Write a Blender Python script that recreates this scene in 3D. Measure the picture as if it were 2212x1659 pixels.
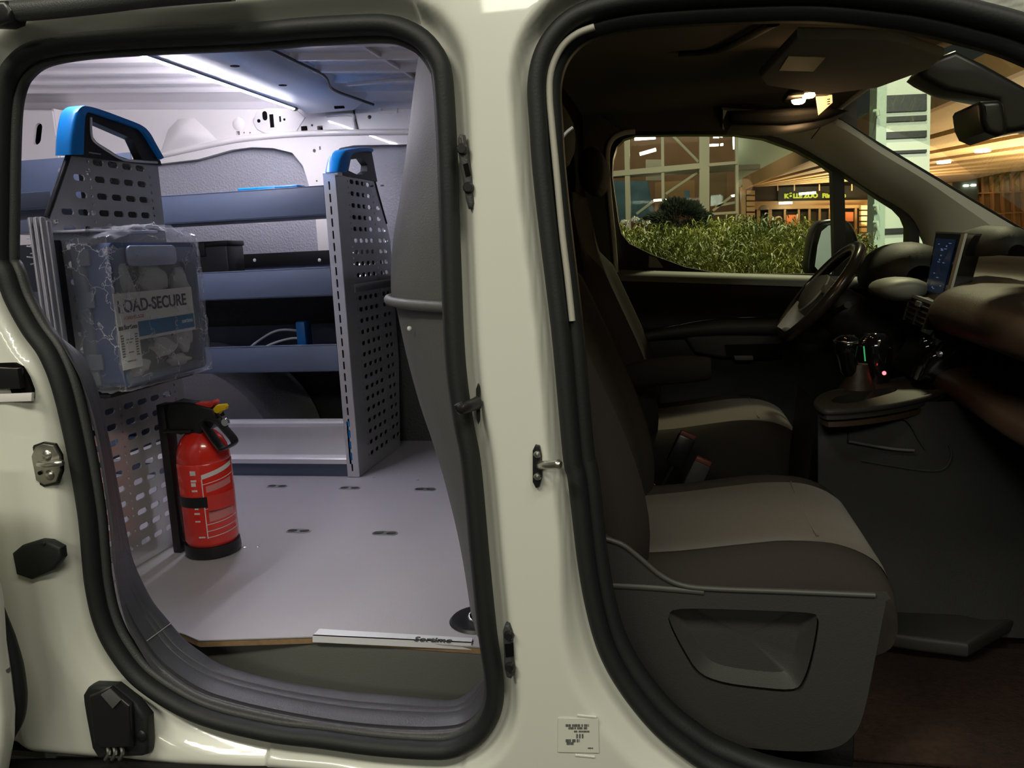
import bpy, bmesh, math, random
import numpy as np
from mathutils import Vector, Matrix
random.seed(7); np.random.seed(7)
for _o in list(bpy.data.objects): bpy.data.objects.remove(_o)
S = bpy.context.scene; COL = S.collection

# ---------------------------------------------------------------- camera (solved from the photo's vanishing points)
F, CX, CY = 1750.0, 1106.0, 829.5
def _n(v): return v/np.linalg.norm(v)
_Y = _n(np.array([344, 309.5, F])); _X = np.array([8506, 110.0, -F]); _X = _n(_X-_Y*(_n(_X)@_Y)*np.linalg.norm(_X))
_Z = np.cross(_X, _Y); _Z = _Z if _Z[1] > 0 else -_Z
CM = np.array([_X, _Y, _Z]); CP = np.array([0.0, -1.1, 1.2])
camd = bpy.data.cameras.new('camera'); cam = bpy.data.objects.new('camera', camd); COL.objects.link(cam)
camd.sensor_width = 36; camd.lens = F/2212*36; camd.clip_start = .02; camd.clip_end = 300
cam.matrix_world = Matrix(((CM[0,0],CM[0,1],-CM[0,2],CP[0]),(CM[1,0],CM[1,1],-CM[1,2],CP[1]),(CM[2,0],CM[2,1],-CM[2,2],CP[2]),(0,0,0,1)))
S.camera = cam
# ---------------------------------------------------------------- view and world
S.view_settings.view_transform = 'Standard'; S.view_settings.look = 'None'
S.view_settings.gamma = 1; S.view_settings.use_curve_mapping = False
S.view_settings.exposure = 0.0
S.cycles.max_bounces = 7; S.cycles.transparent_max_bounces = 12; S.cycles.use_adaptive_sampling = True; S.cycles.adaptive_threshold = .035
try: S.cycles.use_denoising = True
except Exception: pass
W = bpy.data.worlds.new('night_sky'); S.world = W; W.use_nodes = True
bg = W.node_tree.nodes['Background']; bg.inputs[0].default_value = (.55,.62,.5,1); bg.inputs[1].default_value = .035
# ---------------------------------------------------------------- lamps of the place (car park ceiling tubes, behind and above the viewer)
def area(name, loc, target, sx, sy, power, color):
    d = bpy.data.lights.new(name, 'AREA'); d.shape = 'RECTANGLE'; d.size = sx; d.size_y = sy; d.energy = power; d.color = color
    o = bpy.data.objects.new(name, d); COL.objects.link(o); o.location = loc
    o.rotation_euler = (Vector(target)-Vector(loc)).to_track_quat('-Z','Y').to_euler(); return o
PARK = (1.0,.97,.80)
area('park_tube_lamp', (-1.6,-2.2,3.6), (-.4,0,.9), 1.6,.25, 52, PARK)
area('park_tube_lamp', (1.2,-2.1,3.6), (.1,0,.9), 1.6,.25, 46, PARK)
area('park_tube_lamp', (-.2,-5.5,3.3), (-.3,0,.9), 2.4,.4, 46, PARK)

# ---------------------------------------------------------------- pixel -> point on a plane of the place (measuring aid)
def ray(px, py): return CM@np.array([(px-CX)/F,(CY-py)/F,1.0])
def oY(px, py, y): d = ray(px,py); return CP+d*(y-CP[1])/d[1]
def oZ(px, py, z): d = ray(px,py); return CP+d*(z-CP[2])/d[2]
def oX(px, py, x): d = ray(px,py); return CP+d*(x-CP[0])/d[0]
def xz(pts, y): return [(oY(a,b,y)[0], oY(a,b,y)[2]) for a,b in pts]
def yz(pts, x): return [(oX(a,b,x)[1], oX(a,b,x)[2]) for a,b in pts]
def xy(pts, z): return [(oZ(a,b,z)[0], oZ(a,b,z)[1]) for a,b in pts]

# ---------------------------------------------------------------- materials
def M(name, col, rough=.5, metal=0, coat=0, noise=0, nscale=40, bump=0, bscale=200, spec=.5, emit=0, ecol=None, trans=0, alpha=1, wave=None, sheen=0, ior=1.5):
    m = bpy.data.materials.new(name); m.use_nodes = True; nt = m.node_tree; b = nt.nodes['Principled BSDF']
    b.inputs['Base Color'].default_value = (*col,1); b.inputs['Roughness'].default_value = rough
    b.inputs['Metallic'].default_value = metal; b.inputs['Coat Weight'].default_value = coat; b.inputs['Coat Roughness'].default_value = .04
    b.inputs['Specular IOR Level'].default_value = spec; b.inputs['IOR'].default_value = ior
    b.inputs['Transmission Weight'].default_value = trans; b.inputs['Alpha'].default_value = alpha
    if sheen: b.inputs['Sheen Weight'].default_value = sheen
    if emit: b.inputs['Emission Color'].default_value = (*(ecol or col),1); b.inputs['Emission Strength'].default_value = emit
    tc = nt.nodes.new('ShaderNodeTexCoord')
    if noise:
        t = nt.nodes.new('ShaderNodeTexNoise'); t.inputs['Scale'].default_value = nscale; t.inputs['Detail'].default_value = 4
        nt.links.new(tc.outputs['Object'], t.inputs['Vector'])
        r = nt.nodes.new('ShaderNodeMix'); r.data_type = 'RGBA'
        r.inputs[6].default_value = (*[c*(1-noise) for c in col],1); r.inputs[7].default_value = (*[min(1,c*(1+noise)) for c in col],1)
        nt.links.new(t.outputs['Fac'], r.inputs[0]); nt.links.new(r.outputs[2], b.inputs['Base Color'])
    if bump:
        t = nt.nodes.new('ShaderNodeTexNoise'); t.inputs['Scale'].default_value = bscale; t.inputs['Detail'].default_value = 3
        nt.links.new(tc.outputs['Object'], t.inputs['Vector'])
        bp = nt.nodes.new('ShaderNodeBump'); bp.inputs['Strength'].default_value = bump; bp.inputs['Distance'].default_value = .002
        nt.links.new(t.outputs['Fac'], bp.inputs['Height']); nt.links.new(bp.outputs[0], b.inputs['Normal'])
    if wave:
        t = nt.nodes.new('ShaderNodeTexVoronoi'); t.inputs['Scale'].default_value = wave[0]; t.feature = 'F1'
        nt.links.new(tc.outputs['Object'], t.inputs['Vector'])
        bp = nt.nodes.new('ShaderNodeBump'); bp.inputs['Strength'].default_value = wave[1]; bp.inputs['Distance'].default_value = .003
        nt.links.new(t.outputs['Distance'], bp.inputs['Height']); nt.links.new(bp.outputs[0], b.inputs['Normal'])
    return m
mt = {}
mt['paint'] = M('white_car_paint', (.74,.74,.66), .28, coat=.8, noise=.02, nscale=3)
mt['paint_in'] = M('white_inner_paint', (.82,.78,.76), .3, coat=.5, noise=.03, nscale=5)
mt['rubber'] = M('black_rubber', (.010,.011,.0115), .6, bump=.15, bscale=300)
mt['plastic'] = M('dark_plastic', (.05,.052,.052), .5, bump=.3, bscale=500)
mt['plastic_grey'] = M('grey_plastic', (.105,.105,.095), .55, bump=.25, bscale=450)
mt['sill'] = M('sill_plastic', (.060,.060,.070), .42, bump=.25, bscale=500)
mt['black'] = M('black_plastic', (.012,.012,.013), .35)
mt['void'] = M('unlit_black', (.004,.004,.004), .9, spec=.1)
mt['gap'] = M('dark_matt', (.02,.02,.02), .95, spec=.1, bump=.5)
mt['floor'] = M('grey_floor_board', (.42,.40,.44), .42, noise=.05, nscale=6, wave=(520,.10))
mt['ply'] = M('plywood_edge', (.30,.19,.10), .6, noise=.5, nscale=60)
mt['lining'] = M('grey_lining', (.36,.36,.40), .55, wave=(140,.5))
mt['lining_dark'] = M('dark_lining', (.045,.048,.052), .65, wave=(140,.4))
mt['ceil'] = M('ceiling_sheet', (.78,.74,.75), .28, coat=.3, noise=.04, nscale=2)
mt['bow'] = M('ceiling_bow_paint', (.62,.64,.70), .38, noise=.04, nscale=6)
mt['alu'] = M('brushed_aluminium', (.62,.62,.63), .32, metal=.85, noise=.08, nscale=25)
mt['alu_pale'] = M('pale_aluminium', (.84,.84,.88), .36, metal=.3)
mt['steel'] = M('zinc_steel', (.55,.53,.48), .3, metal=.95, noise=.15, nscale=80)
mt['perf'] = M('perforated_sheet', (.66,.66,.69), .18, metal=.55, noise=.1, nscale=8)
mt['blue'] = M('bright_blue_plastic', (.0,.24,.72), .35)
mt['slate'] = M('slate_blue_sheet', (.095,.12,.185), .45, noise=.06, nscale=5)
mt['led'] = M('led_diffuser', (1,1,1), .4, emit=140, ecol=(.93,.90,1.0))
mt['white'] = M('white_plastic', (.75,.75,.74), .4)
mt['chrome'] = M('satin_chrome', (.62,.64,.62), .2, metal=1)

# ---------------------------------------------------------------- builders
def inv(p):
    return Matrix.Translation(-Vector(p.location)) if p.type == 'EMPTY' else Matrix.Identity(4)
def attach(o, parent):
    if parent is not None:
        o.parent = parent
        o.matrix_parent_inverse = parent.matrix_basis.inverted()
def mesh(name, v, f, m, parent=None, smooth=False, label=None, sharp=None):
    me = bpy.data.meshes.new(name); me.from_pydata([tuple(map(float,p)) for p in v], [], [tuple(map(int,q)) for q in f]); me.update()
    if smooth:
        me.polygons.foreach_set('use_smooth', [True]*len(me.polygons))
        if sharp: me.set_sharp_from_angle(angle=math.radians(sharp))
    o = bpy.data.objects.new(name, me); COL.objects.link(o)
    if m is not None: me.materials.append(mt[m] if isinstance(m,str) else m)
    attach(o, parent)
    if label: o['label'] = label
    return o
def bmo(name, bm, m, parent=None, smooth=True, sharp=35, label=None):
    me = bpy.data.meshes.new(name); bm.normal_update(); bm.to_mesh(me); bm.free()
    if smooth:
        me.polygons.foreach_set('use_smooth', [True]*len(me.polygons)); me.set_sharp_from_angle(angle=math.radians(sharp))
    o = bpy.data.objects.new(name, me); COL.objects.link(o); me.materials.append(mt[m] if isinstance(m,str) else m); attach(o, parent)
    if label: o['label'] = label
    return o
def thing(name, label, cat, loc=(0,0,0), group=None):
    o = bpy.data.objects.new(name, None); COL.objects.link(o); o.location = loc; o['label'] = label; o['category'] = cat
    o.empty_display_size = .05
    if group: o['group'] = group
    return o
def tag(o, label, cat, group=None):
    o['label'] = label; o['category'] = cat
    if group: o['group'] = group
    return o
def struct(o, label=None, cat=None):
    o['kind'] = 'structure'
    if label: o['label'] = label
    if cat: o['category'] = cat
    return o
def stuff(o): o['kind'] = 'stuff'; return o
def box(name, c, s, m, parent=None, bev=.003, rot=None, seg=2, label=None, taper=None):
    bm = bmesh.new(); bmesh.ops.create_cube(bm, size=1)
    for v in bm.verts:
        v.co.x *= s[0]; v.co.y *= s[1]; v.co.z *= s[2]
        if taper and v.co.z > 0: v.co.x *= taper[0]; v.co.y *= taper[1]
    if bev: bmesh.ops.bevel(bm, geom=bm.edges[:], offset=min(bev, min(s)*.45), segments=seg, affect='EDGES', profile=.5)
    if rot is not None: bmesh.ops.rotate(bm, verts=bm.verts, cent=(0,0,0), matrix=Matrix(rot) if not hasattr(rot,'to_3x3') else rot.to_3x3())
    bmesh.ops.translate(bm, verts=bm.verts, vec=c)
    return bmo(name, bm, m, parent, label=label)
def cr(pts, n=8, closed=False):
    """Catmull-Rom through points of any dimension."""
    P = np.array(pts, float); L = len(P); out = []
    for i in range(L if closed else L-1):
        if closed: a,b,c,d = P[(i-1)%L],P[i],P[(i+1)%L],P[(i+2)%L]
        else: a,b,c,d = P[max(i-1,0)],P[i],P[i+1],P[min(i+2,L-1)]
        for k in range(n):
            t = k/n; out.append(.5*((2*b)+(-a+c)*t+(2*a-5*b+4*c-d)*t*t+(-a+3*b-3*c+d)*t**3))
    if not closed: out.append(P[-1])
    return np.array(out)
def resample(P, n, closed=False):
    P = np.array(P, float); Q = np.vstack([P,P[:1]]) if closed else P
    d = np.r_[0,np.cumsum(np.linalg.norm(np.diff(Q,axis=0),axis=1))]; t = np.linspace(0,d[-1],n,endpoint=not closed)
    return np.stack([np.interp(t,d,Q[:,k]) for k in range(Q.shape[1])],1)
def tube(name, pts, r, m, parent=None, seg=10, closed=False, smoothn=6, cap=True, label=None, flat=1.0, up=(0,0,1)):
    P = cr(pts, smoothn, closed) if smoothn else np.array(pts, float); L = len(P)
    R = np.full(L, r) if np.isscalar(r) else np.interp(np.linspace(0,1,L), np.linspace(0,1,len(r)), r)
    v = []; f = []; pu = None
    for i in range(L):
        a = P[(i-1)%L] if closed or i>0 else P[i]; b = P[(i+1)%L] if closed or i<L-1 else P[i]
        t = _n(b-a)
        if pu is None:
            u = np.array(up, float); u = u-t*(u@t)
            if np.linalg.norm(u) < 1e-3: u = np.array([1.,0,0]); u = u-t*(u@t)
        else: u = pu-t*(pu@t)
        u = _n(u); w = np.cross(t,u); pu = u
        for k in range(seg):
            q = 2*math.pi*k/seg; v.append(P[i]+R[i]*(math.cos(q)*u*flat+math.sin(q)*w))
    for i in range(L if closed else L-1):
        for k in range(seg):
            a = i*seg+k; b = i*seg+(k+1)%seg; c = ((i+1)%L)*seg+(k+1)%seg; d = ((i+1)%L)*seg+k; f.append((a,b,c,d))
    if cap and not closed: f.append(tuple(range(seg))[::-1]); f.append(tuple(range((L-1)*seg,L*seg)))
    return mesh(name, v, f, m, parent, True, label, sharp=50)
def lathe(name, prof, c, m, parent=None, seg=32, axis=None, label=None):
    """prof: (radius, height) pairs about the local z axis, optionally turned so that z points along axis."""
    v = []; f = []
    for r,h in prof:
        for k in range(seg): q = 2*math.pi*k/seg; v.append((r*math.cos(q), r*math.sin(q), h))
    for i in range(len(prof)-1):
        for k in range(seg): f.append((i*seg+k, i*seg+(k+1)%seg, (i+1)*seg+(k+1)%seg, (i+1)*seg+k))
    if prof[0][0] > 1e-5: f.append(tuple(range(seg))[::-1])
    if prof[-1][0] > 1e-5: f.append(tuple(range((len(prof)-1)*seg, len(prof)*seg)))
    rot = Vector((0,0,1)).rotation_difference(Vector(axis)).to_matrix() if axis is not None else Matrix.Identity(3)
    v = [Vector(c)+rot@Vector(p) for p in v]
    return mesh(name, v, f, m, parent, True, label, sharp=40)
def grid(name, fn, us, vs, m, parent=None, keep=None, label=None, flip=False, closeu=False):
    v = [fn(u,w) for w in vs for u in us]; nu = len(us); f = []
    for j in range(len(vs)-1):
        for i in range(nu if closeu else nu-1):
            q = (j*nu+i, j*nu+(i+1)%nu, (j+1)*nu+(i+1)%nu, (j+1)*nu+i); f.append(q[::-1] if flip else q)
    return mesh(name, v, f, m, parent, True, label)
def loft(name, secs, m, parent=None, closed=True, cap=True, label=None, sharp=50):
    n = len(secs[0]); v = [p for s in secs for p in s]; f = []
    for i in range(len(secs)-1):
        for k in range(n if closed else n-1): f.append((i*n+k, i*n+(k+1)%n, (i+1)*n+(k+1)%n, (i+1)*n+k))
    if cap and closed: f.append(tuple(range(n))[::-1]); f.append(tuple(range((len(secs)-1)*n, len(secs)*n)))
    o = mesh(name, v, f, m, parent, True, label, sharp=sharp)
    bm = bmesh.new(); bm.from_mesh(o.data); bmesh.ops.recalc_face_normals(bm, faces=bm.faces); bm.to_mesh(o.data); bm.free()
    return o
AX = {'X': lambda u,v,w: (w,u,v), 'Y': lambda u,v,w: (u,w,v), 'Z': lambda u,v,w: (u,v,w)}   # plane axes (u,v) and depth w
def plate(name, outline, axis, w, thick, m, parent=None, holes=(), bev=0, label=None, fn=None, bseg=1):
    """Flat sheet with real holes: filled 2D curve, extruded; (u,v) in the plane across axis, centred at depth w."""
    cd = bpy.data.curves.new(name,'CURVE'); cd.dimensions = '2D'; cd.fill_mode = 'BOTH'
    cd.extrude = max(thick/2-bev,0); cd.bevel_depth = bev; cd.bevel_resolution = bseg; cd.offset = -bev
    for ring in [outline]+list(holes):
        s = cd.splines.new('POLY'); s.points.add(len(ring)-1); s.use_cyclic_u = True
        for p,(a,b) in zip(s.points, ring): p.co = (a,b,0,1)
    tmp = bpy.data.objects.new('tmp', cd); COL.objects.link(tmp)
    dg = bpy.context.evaluated_depsgraph_get(); me = bpy.data.meshes.new_from_object(tmp.evaluated_get(dg))
    bpy.data.objects.remove(tmp); bpy.data.curves.remove(cd); me.name = name
    g = fn or AX[axis]
    for p in me.vertices: p.co = g(p.co.x, p.co.y, (w if not fn else 0)+p.co.z)
    bm = bmesh.new(); bm.from_mesh(me); bmesh.ops.remove_doubles(bm, verts=bm.verts, dist=1e-6); bmesh.ops.recalc_face_normals(bm, faces=bm.faces); bm.to_mesh(me); bm.free()
    me.materials.clear(); me.materials.append(mt[m] if isinstance(m,str) else m)
    me.polygons.foreach_set('use_smooth', [True]*len(me.polygons)); me.set_sharp_from_angle(angle=math.radians(35))
    o = bpy.data.objects.new(name, me); COL.objects.link(o); attach(o, parent)
    if label: o['label'] = label
    return o
def text(name, body, origin, ux, uy, size, m, parent=None, thick=.0004, align='LEFT', bold=0):
    cd = bpy.data.curves.new(name,'FONT'); cd.body = body; cd.size = size; cd.extrude = thick; cd.align_x = align; cd.offset = bold
    tmp = bpy.data.objects.new('tmp', cd); COL.objects.link(tmp)
    dg = bpy.context.evaluated_depsgraph_get(); me = bpy.data.meshes.new_from_object(tmp.evaluated_get(dg)); bpy.data.objects.remove(tmp)
    ux = Vector(ux).normalized(); uy = Vector(uy).normalized(); n = ux.cross(uy)
    for p in me.vertices: p.co = Vector(origin)+ux*p.co.x+uy*p.co.y+n*p.co.z
    me.materials.clear(); me.materials.append(mt[m]); o = bpy.data.objects.new(name, me); COL.objects.link(o); attach(o, parent); return o
def slot(u, v, lu, lv, n=3):
    """rounded slot ring centred at (u,v)."""
    r = min(lu,lv)/2; hu = lu/2-r; hv = lv/2-r; out = []
    for cxs,czs,a0 in ((1,1,0),(-1,1,90),(-1,-1,180),(1,-1,270)):
        for k in range(n):
            a = math.radians(a0+90*k/(n-1)) if n>1 else math.radians(a0+45)
            out.append((u+cxs*hu+r*math.cos(a), v+czs*hv+r*math.sin(a)))
    return out
def rrect(u0, v0, u1, v1, r, n=5):
    out = []
    for cu,cv,a0 in ((u1-r,v1-r,0),(u0+r,v1-r,90),(u0+r,v0+r,180),(u1-r,v0+r,270)):
        for k in range(n): a = math.radians(a0+90*k/(n-1)); out.append((cu+r*math.cos(a), cv+r*math.sin(a)))
    return out
def sdf(P, poly):
    """signed distance of points P to a closed polygon, negative inside."""
    A = np.array(poly); B = np.roll(A,-1,0); d2 = np.full(len(P),1e9); ins = np.zeros(len(P),bool)
    for a,b in zip(A,B):
        e = b-a; w = P-a; t = np.clip((w@e)/max(e@e,1e-12),0,1); q = w-t[:,None]*e; d2 = np.minimum(d2,(q*q).sum(1))
        c = (a[1] > P[:,1]) != (b[1] > P[:,1])
        with np.errstate(divide='ignore',invalid='ignore'):
            xi = a[0]+(P[:,1]-a[1])/(b[1]-a[1] if b[1]!=a[1] else 1e-12)*e[0]
        ins ^= c & (P[:,0] < xi)
    d = np.sqrt(d2); return np.where(ins,-d,d)
def sst(a, b, x): t = np.clip((x-a)/(b-a),0,1); return t*t*(3-2*t)
def sweep(name, path, prof, m, parent=None, closed=True, label=None, closeprof=True, yoff=None):
    """path: points in the XZ plane; prof: (inward offset, Y) ring carried round it."""
    P = np.array(path, float); L = len(P)
    ar = .5*np.sum(P[:,0]*np.roll(P[:,1],-1)-np.roll(P[:,0],-1)*P[:,1])
    T = np.roll(P,-1,0)-np.roll(P,1,0) if closed else np.gradient(P,axis=0)
    T /= np.linalg.norm(T,axis=1)[:,None]; Nn = np.stack([-T[:,1],T[:,0]],1)*(1 if ar>0 else -1)
    v = []; n = len(prof); f = []
    for i in range(L):
        for off,y in prof: q = P[i]+Nn[i]*off; v.append((q[0],y+(yoff(P[i][0],P[i][1]) if yoff else 0),q[1]))
    for i in range(L if closed else L-1):
        for k in range(n if closeprof else n-1): f.append((i*n+k, i*n+(k+1)%n, ((i+1)%L)*n+(k+1)%n, ((i+1)%L)*n+k))
    o = mesh(name, v, f, m, parent, True, label)
    bm = bmesh.new(); bm.from_mesh(o.data); bmesh.ops.recalc_face_normals(bm, faces=bm.faces); bm.to_mesh(o.data); bm.free()
    return o
# ================================================================ VAN BODY SIDE
YB = -.12                                             # outer skin of the body side
van = thing('van_body', 'white delivery van side with open cargo doorway and open cab doorway', 'van', (-.3,YB,.43))
A1 = [(3,560),(3,440),(5,304),(10,216),(24,162),(44,132),(74,108),(118,93),(203,81),(338,72),(560,61),(669,51),(804,44),(854,46),(888,56),(922,74),(949,101),(969,135),(978,176),(986,304),(991,439),(995,560),(1004,770),(1020,900),(1038,1000),(1056,1199),(1072,1358),(1086,1457),(1084,1516),(1064,1564),(1032,1596),(989,1616),(937,1620),(818,1612),(699,1596),(600,1584),(470,1554),(387,1518),(304,1460),(249,1388),(221,1324),(206,1255),(200,1200),(192,1110),(176,1009),(159,924),(135,828),(108,764),(74,717),(37,649),(17,592)]
A2 = [(1331,-2),(1261,18),(1216,45),(1183,81),(1162,121),(1151,166),(1149,211),(1153,271),(1159,362),(1174,500),(1200,716),(1215,881),(1226,997),(1235,1035),(1255,1206),(1274,1313),(1300,1399),(1342,1476),(1406,1557),(1470,1612),(1547,1659),(1700,1710),(1950,1735),(2300,1740),(2600,1690),(2720,1500),(2730,1200),(2700,900),(2640,600),(2520,320),(2380,160),(2212,71),(2084,32),(1997,12),(1925,1),(1750,-16),(1550,-20),(1420,-14)]
YF = YB+.035
ap1 = resample(cr(xz(A1,YF),6,True), 320, True); ap2 = resample(cr(xz(A2,YF),8,True), 520, True)
def body():
    st = .005; xs = np.arange(-1.5,1.05,st); zs = np.arange(.40,1.74,st); X,Z = np.meshgrid(xs,zs); P = np.stack([X.ravel(),Z.ravel()],1)
    d1 = sdf(P,ap1); d2 = sdf(P,ap2); x,z = P[:,0],P[:,1]
    y = np.full(len(P),YB)
    wid = .020+.03*sst(.85,.6,z)
    y += .035*(1-sst(.004,.032+.02*sst(.9,.7,z)*(x<-.6),d1))
    wid = wid-.004*sst(1.2,1.35,z)*(x>.1); y += .035*(1-.8*sst(1.22,1.36,z)*sst(.0,.2,x))*(1-sst(.008,wid,d2))
    y += .010*(1-sst(.03,.075,d1))*(x<-.3)
    y += .45*np.clip(z-1.46,0,1)**2+.6*np.clip(z-1.58,0,1)**1.5         # shoulder rolling into the roof
    y += .004*np.exp(-((x+.245+.05*(z-.9))/.012)**2)*sst(.5,.7,z)         # shallow pillar channel
    y += .05*sst(.47,.42,z)                                               # rocker turning under
    y += .02*sst(-1.0,-1.06,x+.09*(z-.6))*sst(.75,.65,z)                  # crease at the rear corner
    V = np.stack([x,y,z],1); nx = len(xs); keep = (d1>-.012)&(d2>-.012)
    i,j = np.meshgrid(np.arange(nx-1),np.arange(len(zs)-1)); a = (j*nx+i).ravel(); Q = np.stack([a,a+1,a+nx+1,a+nx],1)
    Q = Q[keep[Q].all(1)]; u = np.unique(Q); mp = np.zeros(len(V),int); mp[u] = np.arange(len(u))
    return V[u], mp[Q]
bv,bf = body(); mesh('side_panel', bv, bf, 'paint', van, True)
def sealprof(w, y0, y1, n=12):
    return [(-.004+w*.5-w*.5*math.cos(2*math.pi*k/n), (y0+y1)/2+(y1-y0)/2*math.sin(2*math.pi*k/n)) for k in range(n)]
sweep('cargo_door_seal', ap1, sealprof(.025,YF-.028,YF+.002), 'rubber', van)
sweep('cargo_aperture_trim', ap1, [(.012,YF-.006),(.022,YF-.008),(.026,YF-.004),(.026,YF+.006),(.012,YF+.010)], 'plastic', van)
cabo = lambda x,z: float(-.028*sst(1.22,1.36,z)*sst(0,.2,x))
sweep('cab_door_seal', ap2, sealprof(.024,YF-.026,YF+.006), 'rubber', van, yoff=cabo)
sweep('cab_aperture_trim', ap2, [(.014,YF-.004),(.026,YF-.006),(.034,YF+.002),(.034,YF+.02),(.012,YF+.02)], 'rubber', van, yoff=cabo)
# pale piping inside the cab seal
pip = [(1284,58),(1248,72),(1218,96),(1198,130),(1188,166),(1187,211),(1192,271),(1201,362),(1214,500),(1226,600),(1236,693)]
tube('seal_piping', [oY(a,b,YF-.012) for a,b in pip], .0042, M('pale_piping',(.42,.40,.34),.6), van, seg=8, label='pale beige piping along the cab seal')
# plastic sill tread of the cargo step
so = [(128,735),(165,800),(190,870),(210,960),(226,1060),(238,1150),(246,1230),(262,1310),(290,1370),(340,1440),(420,1500),(500,1528),(620,1555),(760,1578),(900,1588),(985,1583),(1025,1565),(1048,1530),(1054,1470)]
si = [(140,735),(180,770),(209,838),(233,941),(250,1029),(270,1137),(287,1211),(324,1289),(358,1333),(392,1373),(425,1400),(484,1435),(600,1466),(738,1489),(860,1500),(945,1508),(985,1508),(1015,1490),(1052,1455)]
O = cr([oY(a,b,YF-.004) for a,b in so],5); I = cr([oY(a,b,-.005) for a,b in si],5)
def tread(o,i):
    r = []
    for t,h in ((-.12,-.02),(0,0),(.06,.0035),(.10,.0035),(.12,-.002),(.16,-.002),(.18,.003),(.3,.004),(.5,.005),(.52,.003),(.54,.005),(.66,.005),(.68,.003),(.70,.005),(.85,.004),(.95,.001),(1,-.004)):
        p = o*(1-t)+i*t; p = p.copy(); p[2] += h*.8; p[1] -= h*.5; r.append(p)
    q = i.copy(); q[1] += .012; q[2] -= .09; q[0] -= .02; r.append(q); return r
sill = loft('step_sill', [tread(o,i) for o,i in zip(O,I)], 'sill', van, closed=False, sharp=60)
k0 = 5*8+2; tube('sill_seam', [O[k0]*.78+I[k0]*.22+np.array([0,-.004,.004]), I[k0]+np.array([0,-.003,.004])], .0007, M('seam_line',(.35,.35,.37),.5), van, smoothn=0, seg=6)
# strikers, bumpers, covers on the pillars
def pl(name, pts, y, th, m, parent, **k): return plate(name, xz(pts,y), 'Y', y, th, m, parent, **k)
def onbody(px, py, y=YB): return oY(px,py,y)
sk = pl('striker_plate', [(70,985),(78,965),(95,958),(118,962),(131,985),(133,1015),(124,1040),(98,1047),(80,1037)], YF-.03, .006, 'steel', van, bev=.002)
pl('gasket', [(66,982),(75,961),(95,954),(121,958),(135,983),(137,1017),(127,1044),(97,1051),(77,1040)], YF-.027, .004, 'black', sk)
for a,b in ((100,984),(106,1027)): lathe('screw', [(0,.003),(.006,.002),(.008,0),(.008,-.002)], onbody(a,b,YF-.034), 'steel', sk, 16, (0,-1,0))
p0,p1,p2 = onbody(85,1003,YF-.035),onbody(100,1005,YF-.05),onbody(130,1000,YF-.05)
tube('latch_pin', [p0,p1,p2,onbody(131,1000,YF-.033)], .0045, 'steel', sk, smoothn=5)
lathe('screw_hole', [(0,.001),(.003,.001),(.003,0)], onbody(86,1022,YF-.034), 'void', sk, 10, (0,-1,0))
oc = [(33,1192),(52,1176),(92,1164),(112,1166),(138,1180),(141,1203),(122,1228),(75,1249),(42,1238)]
ob = pl('body_plug', oc, YB-.002, .016, 'rubber', van, bev=.005, bseg=2, label='black octagonal rubber plug on the rear pillar')
lathe('moulding_pip', [(0,.002),(.003,.0015),(.004,0)], onbody(93,1174,YB-.011), 'rubber', ob, 10, (0,-1,0))
lathe('round_plug', [(0,.0016),(.006,.0012),(.0075,-.0005),(.0075,-.006)], onbody(226,1371,YB+.030), 'paint', van, 24, (0,-1,0))
# lower roller cover
hc = [(188,1495),(197,1480),(207,1475),(255,1477),(300,1512),(326,1545),(329,1600),(327,1622),(315,1626),(245,1628),(222,1632),(207,1608),(195,1545),(190,1515)]
hcv = pl('roller_cover', hc, YB-.006, .022, 'rubber', van, bev=.006, bseg=2, label='black roller cover low on the rear pillar')
pl('cover_panel', [(197,1500),(240,1483),(285,1520),(290,1610),(222,1612),(208,1600)], YB-.022, .014, 'black', hcv, bev=.005, bseg=2)
pl('wear_pad', [(219,1500),(238,1488),(262,1512),(245,1530)], YB-.031, .004, M('worn_grey',(.10,.10,.10),.5), hcv, bev=.001)
lathe('cover_screw', [(0,.003),(.007,.002),(.009,0)], onbody(305,1590,YB-.018), 'black', hcv, 12, (0,-1,0))
for a in (232,246,262): tube('clip', [onbody(a,1612,YB-.022),onbody(a+3,1628,YB-.03),onbody(a-4,1640,YB-.022)], .003, 'steel', hcv, smoothn=4, seg=6)
# rail slot at the left edge
plate('rail_slot', xz([(-60,784),(30,784),(46,792),(60,815),(70,842),(70,862),(-60,864)],YB+.004), 'Y', YB+.006, .006, 'void', van)
pl('slot_lip', [(-60,852),(72,848),(71,866),(-60,870)], YB-.001, .006, 'paint_in', van, bev=.001)
pl('slot_bracket', [(-60,790),(44,795),(50,838),(-60,842)], YB-.003, .012, 'black', van, bev=.002)
# oblong screw-down bumpers and striker on the middle pillar
def bumper(pts, s1, s2, hole, y, lab):
    o = pl('guide_bumper', pts, y, .016, 'plastic', van, bev=.004, bseg=2, label=lab)
    for s in (s1,s2):
        lathe('screw', [(0,.005),(.005,.005),(.0065,.003),(.007,0)], onbody(*s,y-.008), 'black', o, 14, (0,-1,0))
    plate('latch_pocket', xz(hole,y-.009), 'Y', y-.0075, .003, 'void', o)
bumper([(991,300),(996,291),(1004,292),(1012,330),(1022,390),(1028,440),(1024,451),(1014,452),(1008,430),(998,370),(992,330)],(999,322),(1012,405),[(1000,355),(1010,352),(1016,378),(1006,382)],YB+.008,'upper grey guide bumper on the middle pillar')
bumper([(1088,1360),(1092,1346),(1103,1344),(1109,1360),(1112,1450),(1106,1462),(1096,1458),(1091,1440)],(1100,1372),(1102,1440),[(1090,1392),(1108,1390),(1109,1418),(1092,1420)],YB+.004,'lower black guide bumper on the middle pillar')
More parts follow.
